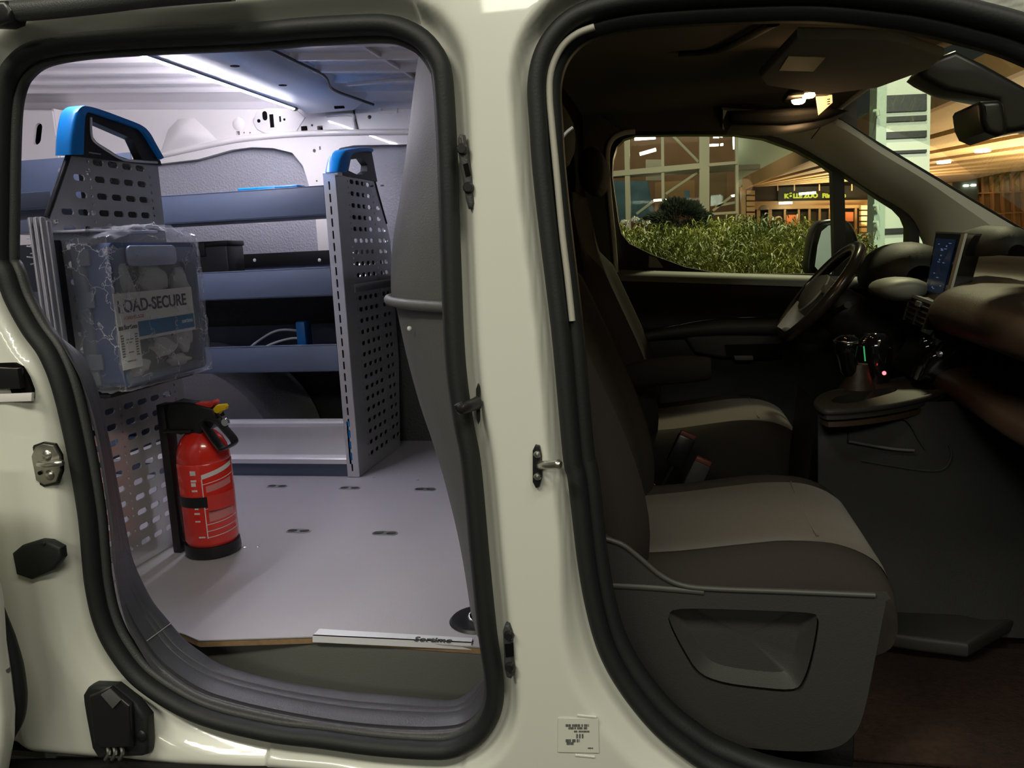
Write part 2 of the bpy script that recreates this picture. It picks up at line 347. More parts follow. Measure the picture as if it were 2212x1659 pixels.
ls = pl('latch_plate', [(1033,828),(1037,834),(1037,908),(1034,916),(1030,905),(1029,840)], YB+.012, .006, 'black', van, bev=.001, label='slim black latch plate on the middle pillar')
tube('latch_hook', [onbody(1032,870,YB+.006),onbody(1012,878,YB-.012),onbody(996,882,YB-.02),onbody(989,872,YB-.022)], [.007,.006,.006,.004], 'black', ls, smoothn=4, flat=1.3)
fs = pl('striker_plate', [(1151,972),(1157,960),(1166,962),(1171,985),(1172,1030),(1166,1050),(1158,1054),(1151,1040)], YB-.002, .007, 'black', van, bev=.002)
for a,b in ((1161,982),(1161,1030)): lathe('screw', [(0,.003),(.004,.002),(.005,0)], onbody(a,b,YB-.006), 'steel', fs, 14, (0,-1,0))
tube('latch_pin', [onbody(1163,1006,YB+.004),onbody(1180,1005,YB-.018),onbody(1206,1003,YB-.03)], .0058, 'steel', fs, smoothn=4)
lathe('pin_tip', [(0,.004),(.004,.003),(.006,0),(.006,-.002)], onbody(1207,1003,YB-.03), 'steel', fs, 14, (1,-.4,0))
# type sticker
mt['ink'] = M('grey_ink',(.12,.12,.12),.6); mt['sticker'] = M('clear_sticker',(.72,.72,.63),.2)
stk = pl('type_sticker', [(1206,1551),(1292,1553),(1294,1626),(1205,1624)], YB-.0012, .001, 'sticker', van, label='small printed data sticker low on the middle pillar')
for y0,x0,x1,h in ((1567,1222,1272,5),(1573,1228,1268,4),(1580,1240,1275,3),(1590,1245,1260,9),(1600,1222,1252,6),(1606,1224,1240,5),(1616,1270,1281,2)):
    x = x0
    while x < x1:
        w = random.choice((3,5,7)); pl('print', [(x,y0-h/2),(min(x+w,x1),y0-h/2),(min(x+w,x1),y0+h/2),(x,y0+h/2)], YB-.0022, .0006, 'ink', stk); x += w+random.choice((1,2,3))
for a,b in ((1545,1247),(1631,1243)): tube('embossed_line', [onbody(b,a,YB),onbody(b+42,a+4,YB)], .0016, 'paint', van, smoothn=0, seg=6)
for pts in ([(1238,275),(1224,286),(1214,300),(1213,325)],[(1219,392),(1214,400)],[(1217,460),(1222,472)],[(1216,106),(1224,120)]): tube('tape_scrap', [oY(a,b,-.02) for a,b in pts], .0022, 'white', van, smoothn=3, seg=6)
# upper door rail above the cargo doorway
tube('upper_door_rail', [oY(a,b,YB-.03) for a,b in ((-80,28),(60,22),(200,8),(330,-8),(500,-22))], .013, 'plastic', van, seg=10)
pl('rail_end_bracket', [(-40,10),(30,6),(46,28),(40,52),(20,60),(-40,58)], YB-.03, .03, 'black', van, bev=.006, bseg=2)
# lower slide rail under the rocker
pl('lower_slide_rail', [(-200,1654),(190,1646),(240,1640),(275,1628),(340,1640),(700,1668),(700,1800),(-200,1800)], YB+.012, .03, 'gap', van, bev=.004)
# slid-open cargo door at the left edge
sd = thing('sliding_door', 'edge of the slid-open white cargo door at far left', 'door', (-1.12,-.2,.45))
pl('door_skin', [(-4,1300),(2,1390),(14,1470),(22,1540),(20,1600),(6,1680),(-900,1680),(-900,1000),(-60,1000)], -.215, .03, 'paint', sd, bev=.008, bseg=2)
tube('door_rubber', [oY(a,b,-.19) for a,b in ((-30,1220),(-6,1310),(14,1380),(28,1440),(36,1500),(34,1550),(18,1590),(2,1625))], [.006,.008,.012,.014,.014,.012,.009,.005], 'rubber', sd, seg=12)
tube('guide_pin', [oY(-20,1455,-.21),oY(18,1447,-.21)], .004, 'steel', sd, smoothn=0)

# ================================================================ CARGO SPACE
ZF = .56
fo = [(-2.3,1.54),(-.50,1.54),(-.26,.40),(-.255,.095)]+xy([(1045,1398),(700,1374),(430,1383),(418,1378),(400,1370),(388,1366)],ZF)+[(-.98,-.03),(-2.3,-.03)]
fl = plate('floor', fo, 'Z', ZF-.001, .002, 'floor'); struct(fl,'grey textured cargo floor board with tie-down points','floor')
plate('plywood_core', [(a,b+.0015) for a,b in fo], 'Z', ZF-.008, .011, 'ply', fl, label='brown plywood edge of the floor board')
mt['pit'] = M('dark_pit',(.03,.03,.035),.5)
for (a,b) in [(-1.115,.962),(-.891,.953),(-.670,.949),(-.879,.607),(-.662,.605),(-.452,.600)]:
    t = plate('tie_down', slot(a,b,.062,.026,6), 'Z', ZF+.0012, .0016, 'alu', fl, holes=[slot(a-.0155,b,.024,.018,5),slot(a+.0155,b,.024,.018,5)])
    plate('recess', slot(a,b,.058,.022,5), 'Z', ZF+.0004, .0004, 'pit', t)
for a,b in [(-.86,1.06),(-.80,1.10),(-.72,1.04),(-.66,1.09),(-.60,1.05),(-.96,.50),(-.93,.505)]:
    lathe('floor_screw', [(0,.0012),(.004,.0008),(.005,0)], (a,b,ZF+.0002), 'alu', fl, 10)
# recessed lashing pot
pc = oZ(1037,1340,ZF); 
lp = thing('lashing_pot', 'round black recessed lashing pot at the front edge of the cargo floor', 'lashing point', tuple(pc))
lathe('rim', [(.034,.004),(.040,.0055),(.050,.005),(.054,.001)], pc, 'black', lp, 36)
lathe('bowl', [(.002,.0012),(.030,.0015),(.040,.003)], pc, 'black', lp, 36)
tube('lashing_ring', [pc+np.array([.018*math.cos(t),.016*math.sin(t),.008+.004*math.sin(t)]) for t in np.linspace(0,2*math.pi,12,endpoint=False)], .0035, 'chrome', lp, closed=True, smoothn=3)
# edge strip with lettering
sp = thing('sill_plate', 'pale aluminium edge strip lettered on the cargo step', 'edge strip', tuple(oZ(850,1380,ZF)))
e = [oZ(a,b,ZF+.004) for a,b in ((675,1373),(1018,1389),(1020,1378),(690,1358))]
plate('tread_strip', [(p[0],p[1]) for p in e], 'Z', ZF+.0025, .003, 'alu_pale', sp)
f0,f1 = e[0],e[1]
mesh('front_lip', [f0,f1,f1-np.array([0,.002,.011]),f0-np.array([0,.002,.011]),f0+np.array([0,.004,0]),f1+np.array([0,.004,0]),f1+np.array([0,.003,-.011]),f0+np.array([0,.003,-.011])], [(0,3,2,1),(4,5,6,7),(0,1,5,4),(3,7,6,2),(0,4,7,3),(1,2,6,5)], 'alu_pale', sp)
mt['print_dark'] = M('dark_print',(.03,.03,.035),.5)
tx = oZ(893,1384,ZF+.0045); text('lettering', 'Sortimo', tx, e[1]-e[0], (0,1,0), .020, 'print_dark', sp, bold=.0004)
# step well below the floor
w = struct(plate('step_well', [(-1.2,-.09),(-.2,-.09),(-.2,.12),(-1.2,.12)], 'Z', .445, .01, 'gap'),'dark step well between the cargo floor and the sill','floor')
rs = [(-.99,-.02),(-.90,.06),(-.85,.100),(-.6,.109),(-.3,.100),(-.22,.095)]
loft('well_riser', [[(a,b,ZF-.014),(a,b-.004,ZF-.03),(a,b-.012,.445)] for a,b in cr(rs,5)], 'plastic_grey', w, closed=False)
# ceiling with pressed ribs
def cs0(x,y): return 1.722-.075*(x+1.1)-1.6*max(0,y-1.36)**2-.9*max(0,.1-y)**2
def cz(x,y):
    z = 1.722-.075*(x+1.1); t = ((y-.05)/.145)%1.0; r = min(1,max(0,(abs(t-.5)-.40)/.035)); r2 = min(1,max(0,(.05-abs(abs(t-.5)-.36))/.03))
    return z-.016*r+.0*r2-1.6*max(0,y-1.36)**2-.9*max(0,.1-y)**2
cx_ = np.linspace(-2.35,-.25,36); cy_ = np.linspace(-.12,1.56,340)
ceil = grid('ceiling', lambda x,y:(x,y,cz(x,y)), cx_, cy_, 'ceil', flip=True); struct(ceil,'pale ribbed sheet metal ceiling of the cargo space','ceiling')
bx = [(-1.150,.012),(-1.147,-.042),(-1.143,-.046),(-.985,-.046),(-.955,-.03),(-.92,.012)]
bow = loft('roof_bow', [[(a,y,cs0(-1.05,y)+b-.006) for a,b in bx] for y in np.linspace(-.1,1.44,40)], 'bow', ceil, closed=False, label='grey cross beam carrying the light strip')
for y in (.80,1.05): lathe('bow_hole', [(0,.0008),(.011,.0008),(.012,0)], (-1.03,y,cs0(-1.05,y)-.0525), 'void', bow, 20, (0,0,-1))
tube('bow_slot', [(-1.03,1.40,cs0(-1.05,1.40)-.052),(-1.0,1.405,cs0(-1.05,1.40)-.052)], .007, 'void', bow, smoothn=0)
for y in (.52,1.18): box('roof_stiffener', (-.62,y,cz(-.62,y)-.006), (.55,.010,.010), 'ceil', ceil, .003)
box('roof_stiffener', (-.70,.8,cz(-.7,.8)-.008), (.010,1.1,.010), 'ceil', ceil, .003)
led = thing('light_strip', 'glowing white light strip under the cargo roof beam', 'lamp', (-1.125,1.0,1.67))
zl = lambda y: cs0(-1.05,y)-.050
loft('light_diffuser', [[(-1.1570+.0070*math.cos(q),y,zl(y)+.0070*math.sin(q)) for q in np.linspace(0,2*math.pi,10,endpoint=False)] for y in np.linspace(.25,1.37,12)], 'led', led)
loft('mounting_channel', [[(-1.162,y,zl(y)+.014),(-1.1475,y,zl(y)+.014),(-1.1475,y,zl(y)-.0050),(-1.1490,y,zl(y)-.0050),(-1.1495,y,zl(y)+.007),(-1.162,y,zl(y)+.008)] for y in np.linspace(.24,1.38,6)], 'alu', led)  # its right lip is added to keep strip light off the beam
lathe('end_plug', [(.011,0),(.012,.006),(.010,.02),(.004,.03)], (-1.157,1.37,zl(1.37)), 'black', led, 12, (0,1,0))
cbl = [(-.925,.2,cs0(-.93,.2)-.018),(-.925,.9,cs0(-.93,.9)-.018),(-.93,1.10,cs0(-.93,1.1)-.018),(-.95,1.20,cs0(-.95,1.2)-.036),(-.94,1.36,cs0(-.94,1.36)-.036),(-.92,1.45,cs0(-.92,1.45)-.026)]
cb = tube('power_cable', cbl, .0045, 'black', None, seg=8); tag(cb,'thin black cable taped along the cargo roof beam','cable')
# far wall
wy = 1.50
wall = box('wall_far', (-1.3,1.60,1.1), (2.2,.03,1.4), 'paint_in', None, .002); struct(wall,'white far side wall of the cargo space','wall')
rail = [(-2.35,1.80),(-.45,1.72),(-.45,1.0)]+[(-.80,1.0)]
rt = xz([(880,312),(765,314),(735,320),(718,338),(712,370),(725,560)],wy)
lt = xz([(725,560),(690,560),(680,440),(668,400),(655,358),(632,330),(590,320),(545,318),(500,324),(430,344),(345,354)],wy)
ol = [(-2.35,1.80),(-.45,1.72),(-.45,rt[0][1]+.0)]+rt+lt[1:]+[(-2.35,lt[-1][1])]
def H(px,py,w,h,n=4): p = oY(px,py,wy); return slot(p[0],p[2],w,h,n)
def HR(px,py,w,h): p = oY(px,py,wy); return [(p[0]-w/2,p[2]-h/2),(p[0]+w/2,p[2]-h/2),(p[0]+w/2,p[2]+h/2),(p[0]-w/2,p[2]+h/2)]
holes = [H(562,262,.012,.012),H(575,251,.017,.03),H(578,264,.012,.014),HR(590,262,.014,.042),HR(608,258,.006,.018),H(617,259,.008,.008),HR(659,278,.019,.014),H(675,271,.008,.008),HR(692,277,.019,.014),HR(515,288,.013,.013),H(528,287,.006,.006),H(541,287,.006,.006),H(799,253,.013,.013),H(680,326,.010,.012),HR(692,320,.005,.011),H(540,231,.009,.006),H(886,270,.006,.006),H(685,391,.006,.006),H(110,285,.02,.05)]
holes = [h for k,h in enumerate(holes) if k != 2]
sh = plate('side_rail', ol, 'Y', wy+.012, .03, 'paint_in', wall, holes=holes, bev=0)
plate('rail_hole_shade', [(-2.3,1.74),(-.5,1.70),(-.5,1.60),(-1.05,1.60),(-1.05,1.5),(-1.12,1.5),(-1.12,1.60),(-2.3,1.62)], 'Y', wy+.05, .01, 'void', wall)  # dark sheet added so the rail holes look unlit
# soft folds of the rail: swage line and raised pads
rl = cr([oY(a,b,wy-.004) for a,b in ((340,338),(430,318),(500,304),(560,296),(650,289),(760,286),(885,285))],6)
tube('swage', rl, .010, 'paint_in', wall, seg=10, smoothn=0)
pad = plate('raised_pad', xz([(548,262),(556,240),(580,232),(640,236),(660,254),(640,286),(575,289),(556,280)],wy-.004), 'Y', wy-.005, .008, 'paint_in', wall, bev=.003, holes=())
for h in holes[:6]:
    plate('pad_hole', h, 'Y', wy-.0092, .0012, 'void', pad)
plate('pressed_frame', xz([(818,212),(858,212),(858,244),(818,244)],wy-.006), 'Y', wy-.006, .006, 'paint_in', wall, holes=[xz([(824,217),(853,217),(853,239),(824,239)],wy-.006)], bev=0)
tube('rail_fold', [oY(a,b,wy-.006) for a,b in ((706,250),(730,247),(762,248),(764,262),(768,282))], .006, 'paint_in', wall, smoothn=4)
tube('rail_seam', [oY(a,b,wy-.006) for a,b in ((764,238),(768,262),(776,292))], .0025, 'black', wall, smoothn=4, seg=6)
pr = [oY(a,b,wy-.002) for a,b in ((345,332),(362,280),(385,256),(420,254),(455,285),(472,304),(440,316),(390,328))]; apx = oY(402,288,wy-.002)+np.array([0,-.028,0])
mesh('rail_pressing', [apx]+[(apx*.55+p*.45)+np.array([0,-.004,0]) for p in pr]+pr, [(0,1+k,1+(k+1)%8) for k in range(8)]+[(1+k,9+k,9+(k+1)%8,1+(k+1)%8) for k in range(8)], 'paint_in', wall, True)
lathe('rail_glint_dome', [(0,.005),(.010,.0045),(.018,.002),(.022,0)], oY(515,268,wy-.003), 'paint_in', wall, 24, (0,-1,0))  # dome put in to catch a warm lamp reflection on the rail
lin = plate('lining_panel', [(-2.3,1.60),(-1.10,1.60),(-1.10,1.13),(-2.3,1.13)], 'Y', wy+.03, .012, 'lining', wall, label='grey honeycomb lining panel behind the long shelf')
plate('lining_panel', [(-1.10,1.60),(-.50,1.60),(-.50,1.10),(-1.10,1.10)], 'Y', wy+.03, .012, 'lining', wall, label='grey honeycomb lining panel beside the bulkhead')
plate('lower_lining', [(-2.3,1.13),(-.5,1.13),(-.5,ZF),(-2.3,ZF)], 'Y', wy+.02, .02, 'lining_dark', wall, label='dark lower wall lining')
p = oY(843,590,wy-.01); box('ledge', tuple(p), (.05,.02,.022), 'white', wall, .003)
mt['arch'] = M('arch_cover',(.62,.62,.64),.6,wave=(140,.3))
wa = []
for y in (1.22,1.24,1.34,1.49): 
    r = {1.22:.36,1.24:.385,1.34:.40,1.49:.40}[y]; wa.append([(-1.62+r*1.05*math.cos(t),y,ZF+.0+.92*r*math.sin(t)) for t in np.linspace(0,math.pi,28)])
arch = loft('wheel_arch', wa, 'arch', wall, closed=False, label='grey covered wheel arch')
mesh('arch_face', [(-1.62,1.22,ZF)]+[tuple(q) for q in wa[0]], [(0,k+2,k+1) for k in range(27)], 'arch', wall)
# rear end
rear = box('wall_rear', (-2.28,.75,1.15), (.03,1.7,1.3), 'paint_in', None, .004); struct(rear,'white rear end wall of the cargo space','wall')
# rear corner post with oval hole
cp = wall
plate('corner_post', [(-2.27,ZF),(-2.05,ZF),(-2.05,1.73),(-2.27,1.75)], 'Y', 1.42, .012, 'paint_in', cp, holes=[[(a+.25*(b-1.60),b) for a,b in H(83,290,.042,.075,5)]] if False else [[(p_[0]+.3*(p_[1]-1.655),p_[1]) for p_ in slot(oY(83,290,1.42)[0],oY(83,290,1.42)[2],.032,.07,6)]])
box('post_return', (-2.052,1.47,1.15), (.012,.1,1.18), 'paint_in', cp, .003)
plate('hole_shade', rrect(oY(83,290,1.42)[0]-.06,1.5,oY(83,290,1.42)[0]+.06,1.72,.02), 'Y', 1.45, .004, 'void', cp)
# bulkhead: moulded bulge behind the cab seats
bs = [(936,96),(928,130),(915,200),(900,300),(880,430),(862,520),(856,600),(858,632),(862,642),(868,655),(890,750),(920,850),(950,930),(990,1050),(1012,1135),(1030,1230)]
B = cr([oY(a,b,.30) for a,b in bs],4)
def bsec(p):
    x,z = p[0],p[2]; xn = -.25; out = []
    for t,y in ((0,-.065),(.25,-.01),(.5,.05),(.72,.12),(.88,.19),(.97,.26),(1,.33),(1.0,.42),(.99,.6),(.98,.9),(.96,1.2),(.9,1.40),(.85,1.52)):
        out.append((xn+(x-xn)*t, y, z))
    return out
blk = loft('wall_bulkhead', [bsec(p) for p in B], 'plastic_grey', None, closed=False); struct(blk,'moulded grey plastic bulkhead between cargo space and cab','wall')
rp = [np.array(q) for q in bsec(oY(858,640,.30))]
tube('bead', [q+np.array([-.004,-.004,0]) for q in rp[:10]], .008, 'plastic_grey', blk, smoothn=3)
lp2 = oY(920,706,.10); lathe('bulkhead_clip', [(0,.003),(.003,.002),(.004,0)], lp2+np.array([-.02,-.02,0]), 'white', blk, 8, (0,-1,0))
box('bulkhead_back', (-.262,.75,1.12), (.02,1.55,1.15), 'gap', blk, .002)
# ================================================================ SHELVING
def perf_holes(cols, dots, z0, z1, dz, inside, dr=.006):
    hs = []; z = z0; k = 0
    while z > z1:
        for u,w in cols:
            if inside(u,z): hs.append(slot(u,z,w,.0125,3))
        for u in dots:
            if inside(u,z): hs.append(slot(u,z,dr,dr,3))
        z -= dz; k += 1
    return hs
def offs(path, d):
    P = np.array(path); T = np.gradient(P,axis=0); T /= np.linalg.norm(T,axis=1)[:,None]; return P+np.stack([T[:,1],-T[:,0]],1)*d
# ---- unit by the doorway (its end panel faces the front of the van)
XL = -1.14
ul = thing('shelving_unit', 'shelf unit left of the doorway with perforated end panel and big blue handle', 'shelving', (-1.5,.4,ZF), 'shelving units')
lo = [(.235,ZF+.002),(.602,ZF+.002),(.607,1.432),(.322,1.416),(.247,1.297),(.235,1.297)]
pin = lambda u,z: (u > .268+.0 and z < 1.30) or (z >= 1.30 and u > .285+(z-1.30)*.72)
lh = perf_holes([(.407,.033),(.452,.033),(.497,.033),(.541,.031),(.302,.034),(.346,.032)],[.377,.572],1.410,.60,.0335,pin)
lh += [slot(.572,1.393-.0335*k,.005,.007,3) for k in range(22)]+[slot(.377,1.393-.0335*k,.005,.007,3) for k in range(22)]
plate('end_panel', lo, 'X', XL, .003, 'perf', ul, holes=lh, label='shiny perforated grey end panel')
plate('slot_shade_sheet', [(.387,1.20),(.60,1.20),(.60,1.425),(.387,1.425)], 'X', XL-.03, .003, 'gap', ul)  # dark sheet put in to stand for the unlit shelf interior
box('rear_flange', (XL-.012,.606,.995), (.026,.004,.872), 'perf', ul, .001)
for p in yz([(191,372),(122,478),(332,484),(203,460)],XL+.003): lathe('rivet', [(0,.004),(.004,.003),(.006,0)], (XL+.0015,p[0],p[1]), 'chrome', ul, 12, (1,0,0))
# edge rubber on the slanted edge and the extrusion below
tube('edge_strip', [(XL,.326,1.416),(XL,.247,1.297)], .0055, 'black', ul, smoothn=0, seg=8)
ex = [oY(a,b,.228) for a,b in ((69,471),(96,471))]
for k in range(4):
    xx = ex[0][0]+(ex[1][0]-ex[0][0])*(k+.5)/4
    box('extrusion_rib', (xx,.222+.004*(k%2),(1.297+ZF)/2), (abs(ex[1][0]-ex[0][0])/4-.001,.014,1.297-ZF), 'alu', ul, .002)
box('extrusion_back', ((ex[0][0]+ex[1][0])/2,.236,(1.29+ZF)/2), (.032,.012,1.29-ZF), 'alu', ul, .002)
# handle
def handle(parent, x, outer, frame, hole, top, th, lipm='chrome'):
    plate('handle_frame', yz(frame,x), 'X', x, th*.55, 'black', parent, holes=[yz(hole,x)], bev=.0, label='dark moulded handle frame')
    P = cr(yz(outer,x),5); Q = cr(yz(top,x),5); n = len(P)
    secs = []
    for i in range(n):
        a = P[i]; b = Q[min(i,len(Q)-1)]
        secs.append([(x-th/2,a[0]*.15+b[0]*.85,a[1]*.15+b[1]*.85),(x-th/2,a[0],a[1]),(x-th*.35,a[0]*1.08-b[0]*.08,a[1]*1.08-b[1]*.08),(x+th*.35,a[0]*1.08-b[0]*.08,a[1]*1.08-b[1]*.08),(x+th/2,a[0],a[1]),(x+th/2,a[0]*.15+b[0]*.85,a[1]*.15+b[1]*.85)])
    loft('handle_grip', secs, 'blue', parent, label='bright blue handle cover', sharp=70)
handle(ul, XL, [(137,335),(139,295),(147,250),(158,233),(172,231),(200,238),(250,256),(290,272),(308,288),(322,312),(339,342)],
  [(150,337),(158,260),(168,243),(182,240),(290,281),(302,292),(338,348),(341,358),(300,354),(215,345)],
  [(188,262),(200,267),(278,301),(298,345),(270,345),(248,338),(200,308),(190,295)],
  [(168,335),(169,300),(170,262),(172,250),(180,246),(205,253),(250,268),(286,281),(301,297),(314,318),(332,346)], .036)
tube('handle_bright_edge', [np.array([XL+.011,a,b]) for a,b in yz([(186,255),(187,292),(198,310),(248,342),(275,348),(330,352)],XL)], .0025, M('bright_edge',(.8,.8,.8),.3), ul, smoothn=5, seg=8)
tube('handle_notch', [np.array([XL+.010,a,b]) for a,b in yz([(182,330),(208,334)],XL)], .0014, 'alu', ul, smoothn=0, seg=6)
# trays of this unit running to the rear
def tray(parent, x0, x1, y0, y1, z, front, back, m='slate', facing=-1):
    box('tray_floor', ((x0+x1)/2,(y0+y1)/2,z), (x1-x0,y1-y0,.006), m, parent, .001)
    yf,yb = (y0,y1) if facing<0 else (y1,y0)
    box('tray_front', ((x0+x1)/2,yf,z+front/2), (x1-x0,.004,front), m, parent, .001)
    box('tray_back', ((x0+x1)/2,yb,z+back/2), (x1-x0,.004,back), m, parent, .001)
zt0,zt1 = oY(60,472,.56)[2],oY(60,346,.56)[2]
tray(ul, -2.15, XL-.03, .30, .56, zt0, .03, zt1-zt0)
tray(ul, -2.15, XL-.03, .262, .58, 1.05, .10, .11, facing=1)
tray(ul, -2.15, XL-.03, .262, .58, .80, .10, .11, facing=1)
box('tray_back_wall', (-1.66,.27,1.12), (.98,.004,.26), M('dark_slate',(.03,.036,.055),.5), ul, .001)
lathe('tray_rivet', [(0,.003),(.005,.002),(.006,0)], oY(131,369,.556), 'alu', ul, 12, (0,-1,0))
for py in (515,532,555,640): 
    p = [oY(a,b,.258) for a,b in ((58,py),(76,py+2),(76,py+14),(66,py+16))]; tube('rail_hook', p, .0014, 'white', ul, smoothn=0, seg=6)
# ---- long unit along the far wall
XR = -.905
ur = thing('shelving_unit', 'long shelf unit on the far wall with slate trays and small blue handle', 'shelving', (-1.4,1.28,ZF), 'shelving units')
ro = [(1.062,ZF+.002),(1.425,ZF+.002),(1.475,.85),(1.475,1.24),(1.447,1.300),(1.365,1.428),(1.062,1.426)]
rin = lambda u,z: u < 1.455 and (z < 1.27 or u < 1.355+(1.428-z)*.62-.012) and (z > .85 or u < 1.415+(z-.56)*.17)
rh = perf_holes([(1.175,.030),(1.2185,.030),(1.262,.030),(1.3055,.030),(1.378,.030),(1.418,.030)],[1.146,1.343,1.447],1.411,.59,.0335,rin)
rh += [slot(u,1.394-.0335*k,.005,.007,3) for k in range(23) for u in (1.146,1.343) if rin(u,1.394-.0335*k)]
plate('end_panel', ro, 'X', XR, .003, 'perf', ur, holes=rh, label='perforated grey end panel')
plate('slot_shade_sheet', [(1.10,1.262),(1.345,1.262),(1.345,1.425),(1.10,1.425)], 'X', XR-.03, .003, 'gap', ur)  # added dark sheets again, shading these slots from behind
plate('slot_shade_sheet', [(1.08,ZF+.01),(1.46,ZF+.01),(1.46,1.195),(1.08,1.195)], 'X', XR-.03, .003, 'gap', ur)
fh = [slot(-.924,ZF+.03+.0335*k,.005,.024,3) for k in range(25)]
plate('front_flange', [(-.940,ZF+.002),(-.9045,ZF+.002),(-.9045,1.428),(-.940,1.428)], 'Y', 1.062, .004, 'perf', ur, holes=fh)
box('flange_return', (-.931,1.08,1.0), (.003,.03,.86), 'gap', ur, .0005)
tube('edge_strip', [(XR,1.366,1.425),(XR,1.447,1.298)], .005, 'black', ur, smoothn=0, seg=8)
box('repair_strip', (XR+.0035,1.30,1.107), (.003,.34,.024), 'alu', ur, .0005)
handle(ur, XR-.008, [(717,372),(719,362),(724,342),(734,327),(746,323),(768,320),(788,321),(794,326)],
  [(727,377),(735,345),(745,329),(788,325),(796,330),(808,393),(772,387),(742,382)],
  [(745,369),(750,345),(776,342),(787,357),(786,370),(775,378),(762,377)],
  [(738,374),(741,366),(744,350),(748,338),(754,333),(770,330),(786,329),(790,331)], .040)
box('handle_foot', (XR-.012,1.075,1.425), (.046,.03,.012), 'alu', ur, .003)
X0 = -2.03; X1 = -.942
tray(ur, X0, X1, 1.064, 1.27, 1.318, .076, .070)
ph = [slot(X0+.03+.033*k,1.403,.012,.005,2) for k in range(36)]
plate('perforated_back_rail', [(X0,1.375),(X1,1.375),(X1,1.413),(X0,1.413)], 'Y', 1.27, .003, 'slate', ur, holes=ph)
tray(ur, X0, X1, 1.064, 1.47, 1.094, .076, .10)
box('tray_back_rail', ((X0+X1)/2,1.466,1.20), (X1-X0,.004,.045), 'black', ur, .001)
for px in (550,690): lathe('rail_rivet', [(0,.003),(.005,.002),(.006,0)], oY(px,562,1.462), 'white', ur, 10, (0,-1,0))
tray(ur, X0, X1, 1.064, 1.47, .878, .073, .10)
for z in (1.395,1.171,.952): box('tray_lip', ((X0+X1)/2,1.067,z), (X1-X0,.012,.003), 'slate', ur, .001)
# aluminium bottom drawer tray and kick strip
bp = [(1.062,.600),(1.060,.614),(1.064,.618),(1.085,.622),(1.09,.66),(1.09,.705),(1.074,.712),(1.062,.722),(1.064,.728),(1.10,.728),(1.10,.600)]
loft('bottom_tray_front', [[(x,a,b) for a,b in bp] for x in (X0,X1+.010)], 'alu_pale', ur, label='pale aluminium bottom tray front')
box('bottom_tray_floor', ((X0+X1)/2,1.28,.605), (X1-X0,.36,.006), 'alu_pale', ur, .001)
box('tray_end_cap', (X1+.014,1.078,.664), (.008,.036,.128), 'blue', ur, .001, label='blue end cap of the bottom tray')
box('kick_strip', ((X0+X1)/2,1.074,.580), (X1-X0+.02,.006,.040), 'slate', ur, .001)
# things on the trays
def crate(nm, lab, cat, c, s, m, lidm=None):
    t = thing(nm, lab, cat, (c[0],c[1],c[2]))
    box('body', (c[0],c[1],c[2]+s[2]*.45), (s[0],s[1],s[2]*.9), m, t, .006); box('lid', (c[0],c[1],c[2]+s[2]*.94), (s[0]*1.03,s[1]*1.03,s[2]*.1), lidm or m, t, .004)
    box('catch', (c[0],c[1]-s[1]*.515,c[2]+s[2]*.85), (s[0]*.3,.006,s[2]*.25), lidm or m, t, .002); return t
crate('storage_box', 'flat black storage box on the middle slate tray', 'box', (-1.41,1.21,1.10), (.20,.10,.165), 'black')
crate('tool_box', 'low case with a blue rim lying on the top tray', 'box', (-1.13,1.175,1.3225), (.18,.15,.085), 'lining', 'blue')
hb = thing('hose_bundle', 'coil of clear hose with a blue grip in the lower slate tray', 'hose', (-1.1,1.2,.882))
box('blue_grip', (-1.085,1.16,.95), (.030,.05,.13), M('deep_blue',(.0,.09,.3),.4), hb, .006)
mt['clearhose'] = M('clear_hose',(.35,.36,.4),.15)
tube('hose_loop', [(-1.30,1.12,.90),(-1.23,1.13,.955),(-1.16,1.14,.99),(-1.10,1.16,.985)], .004, 'clearhose', hb, smoothn=6)
tube('hose_loop', [(-1.25,1.11,.90),(-1.19,1.12,.945),(-1.12,1.14,.965),(-1.09,1.15,.96)], .004, 'clearhose', hb, smoothn=6)
# ================================================================ WRAPPED CASE ON ITS BRACKET
cs = thing('carrying_case', 'blue carrying case with clear front wrapped in plastic film, labelled LOAD-SECURE', 'case', (-1.085,.41,.965))
CX0,CX1,CY0,CY1,CZ0,CZ1 = -1.128,-1.036,.272,.556,.968,1.246
mt['caseblue'] = M('case_blue',(.03,.075,.20),.4); mt['casegrey'] = M('case_grey',(.13,.15,.20),.4)
box('rear_shell', (CX0+.018,(CY0+CY1)/2,(CZ0+CZ1)/2), (.034,CY1-CY0,CZ1-CZ0), 'casegrey', cs, .010, seg=3)
box('middle_rib', (CX0+.044,(CY0+CY1)/2,(CZ0+CZ1)/2-.002), (.018,CY1-CY0-.006,CZ1-CZ0-.006), 'caseblue', cs, .004)
fr = rrect(CY0,CZ0,CY1,CZ1,.016,5); ho = rrect(CY0+.022,CZ0+.016,CY1-.012,CZ1-.040,.010,5)
plate('front_frame', fr, 'X', CX1-.018, .030, 'caseblue', cs, holes=[ho], bev=0)
mt['clear'] = M('clear_lid',(.80,.84,.86),.12,alpha=.12,spec=.7)
plate('clear_lid', rrect(CY0+.006,CZ0+.005,CY1-.004,CZ1-.010,.012,5), 'X', CX1-.001, .003, 'clear', cs)
mt['case_dark'] = M('case_inside',(.05,.06,.06),.6)
plate('case_inside', rrect(CY0+.015,CZ0+.01,CY1-.01,CZ1-.03,.01,4), 'X', CX0+.056, .004, 'case_dark', cs)
for s in (-1,1): box('corner_post', (CX1-.03,CY0+.004 if s<0 else CY1-.004,(CZ0+CZ1)/2), (.05,.010,CZ1-CZ0-.02), 'caseblue', cs, .004)
hp = rrect(.318,1.200,.478,1.240,.012,4)
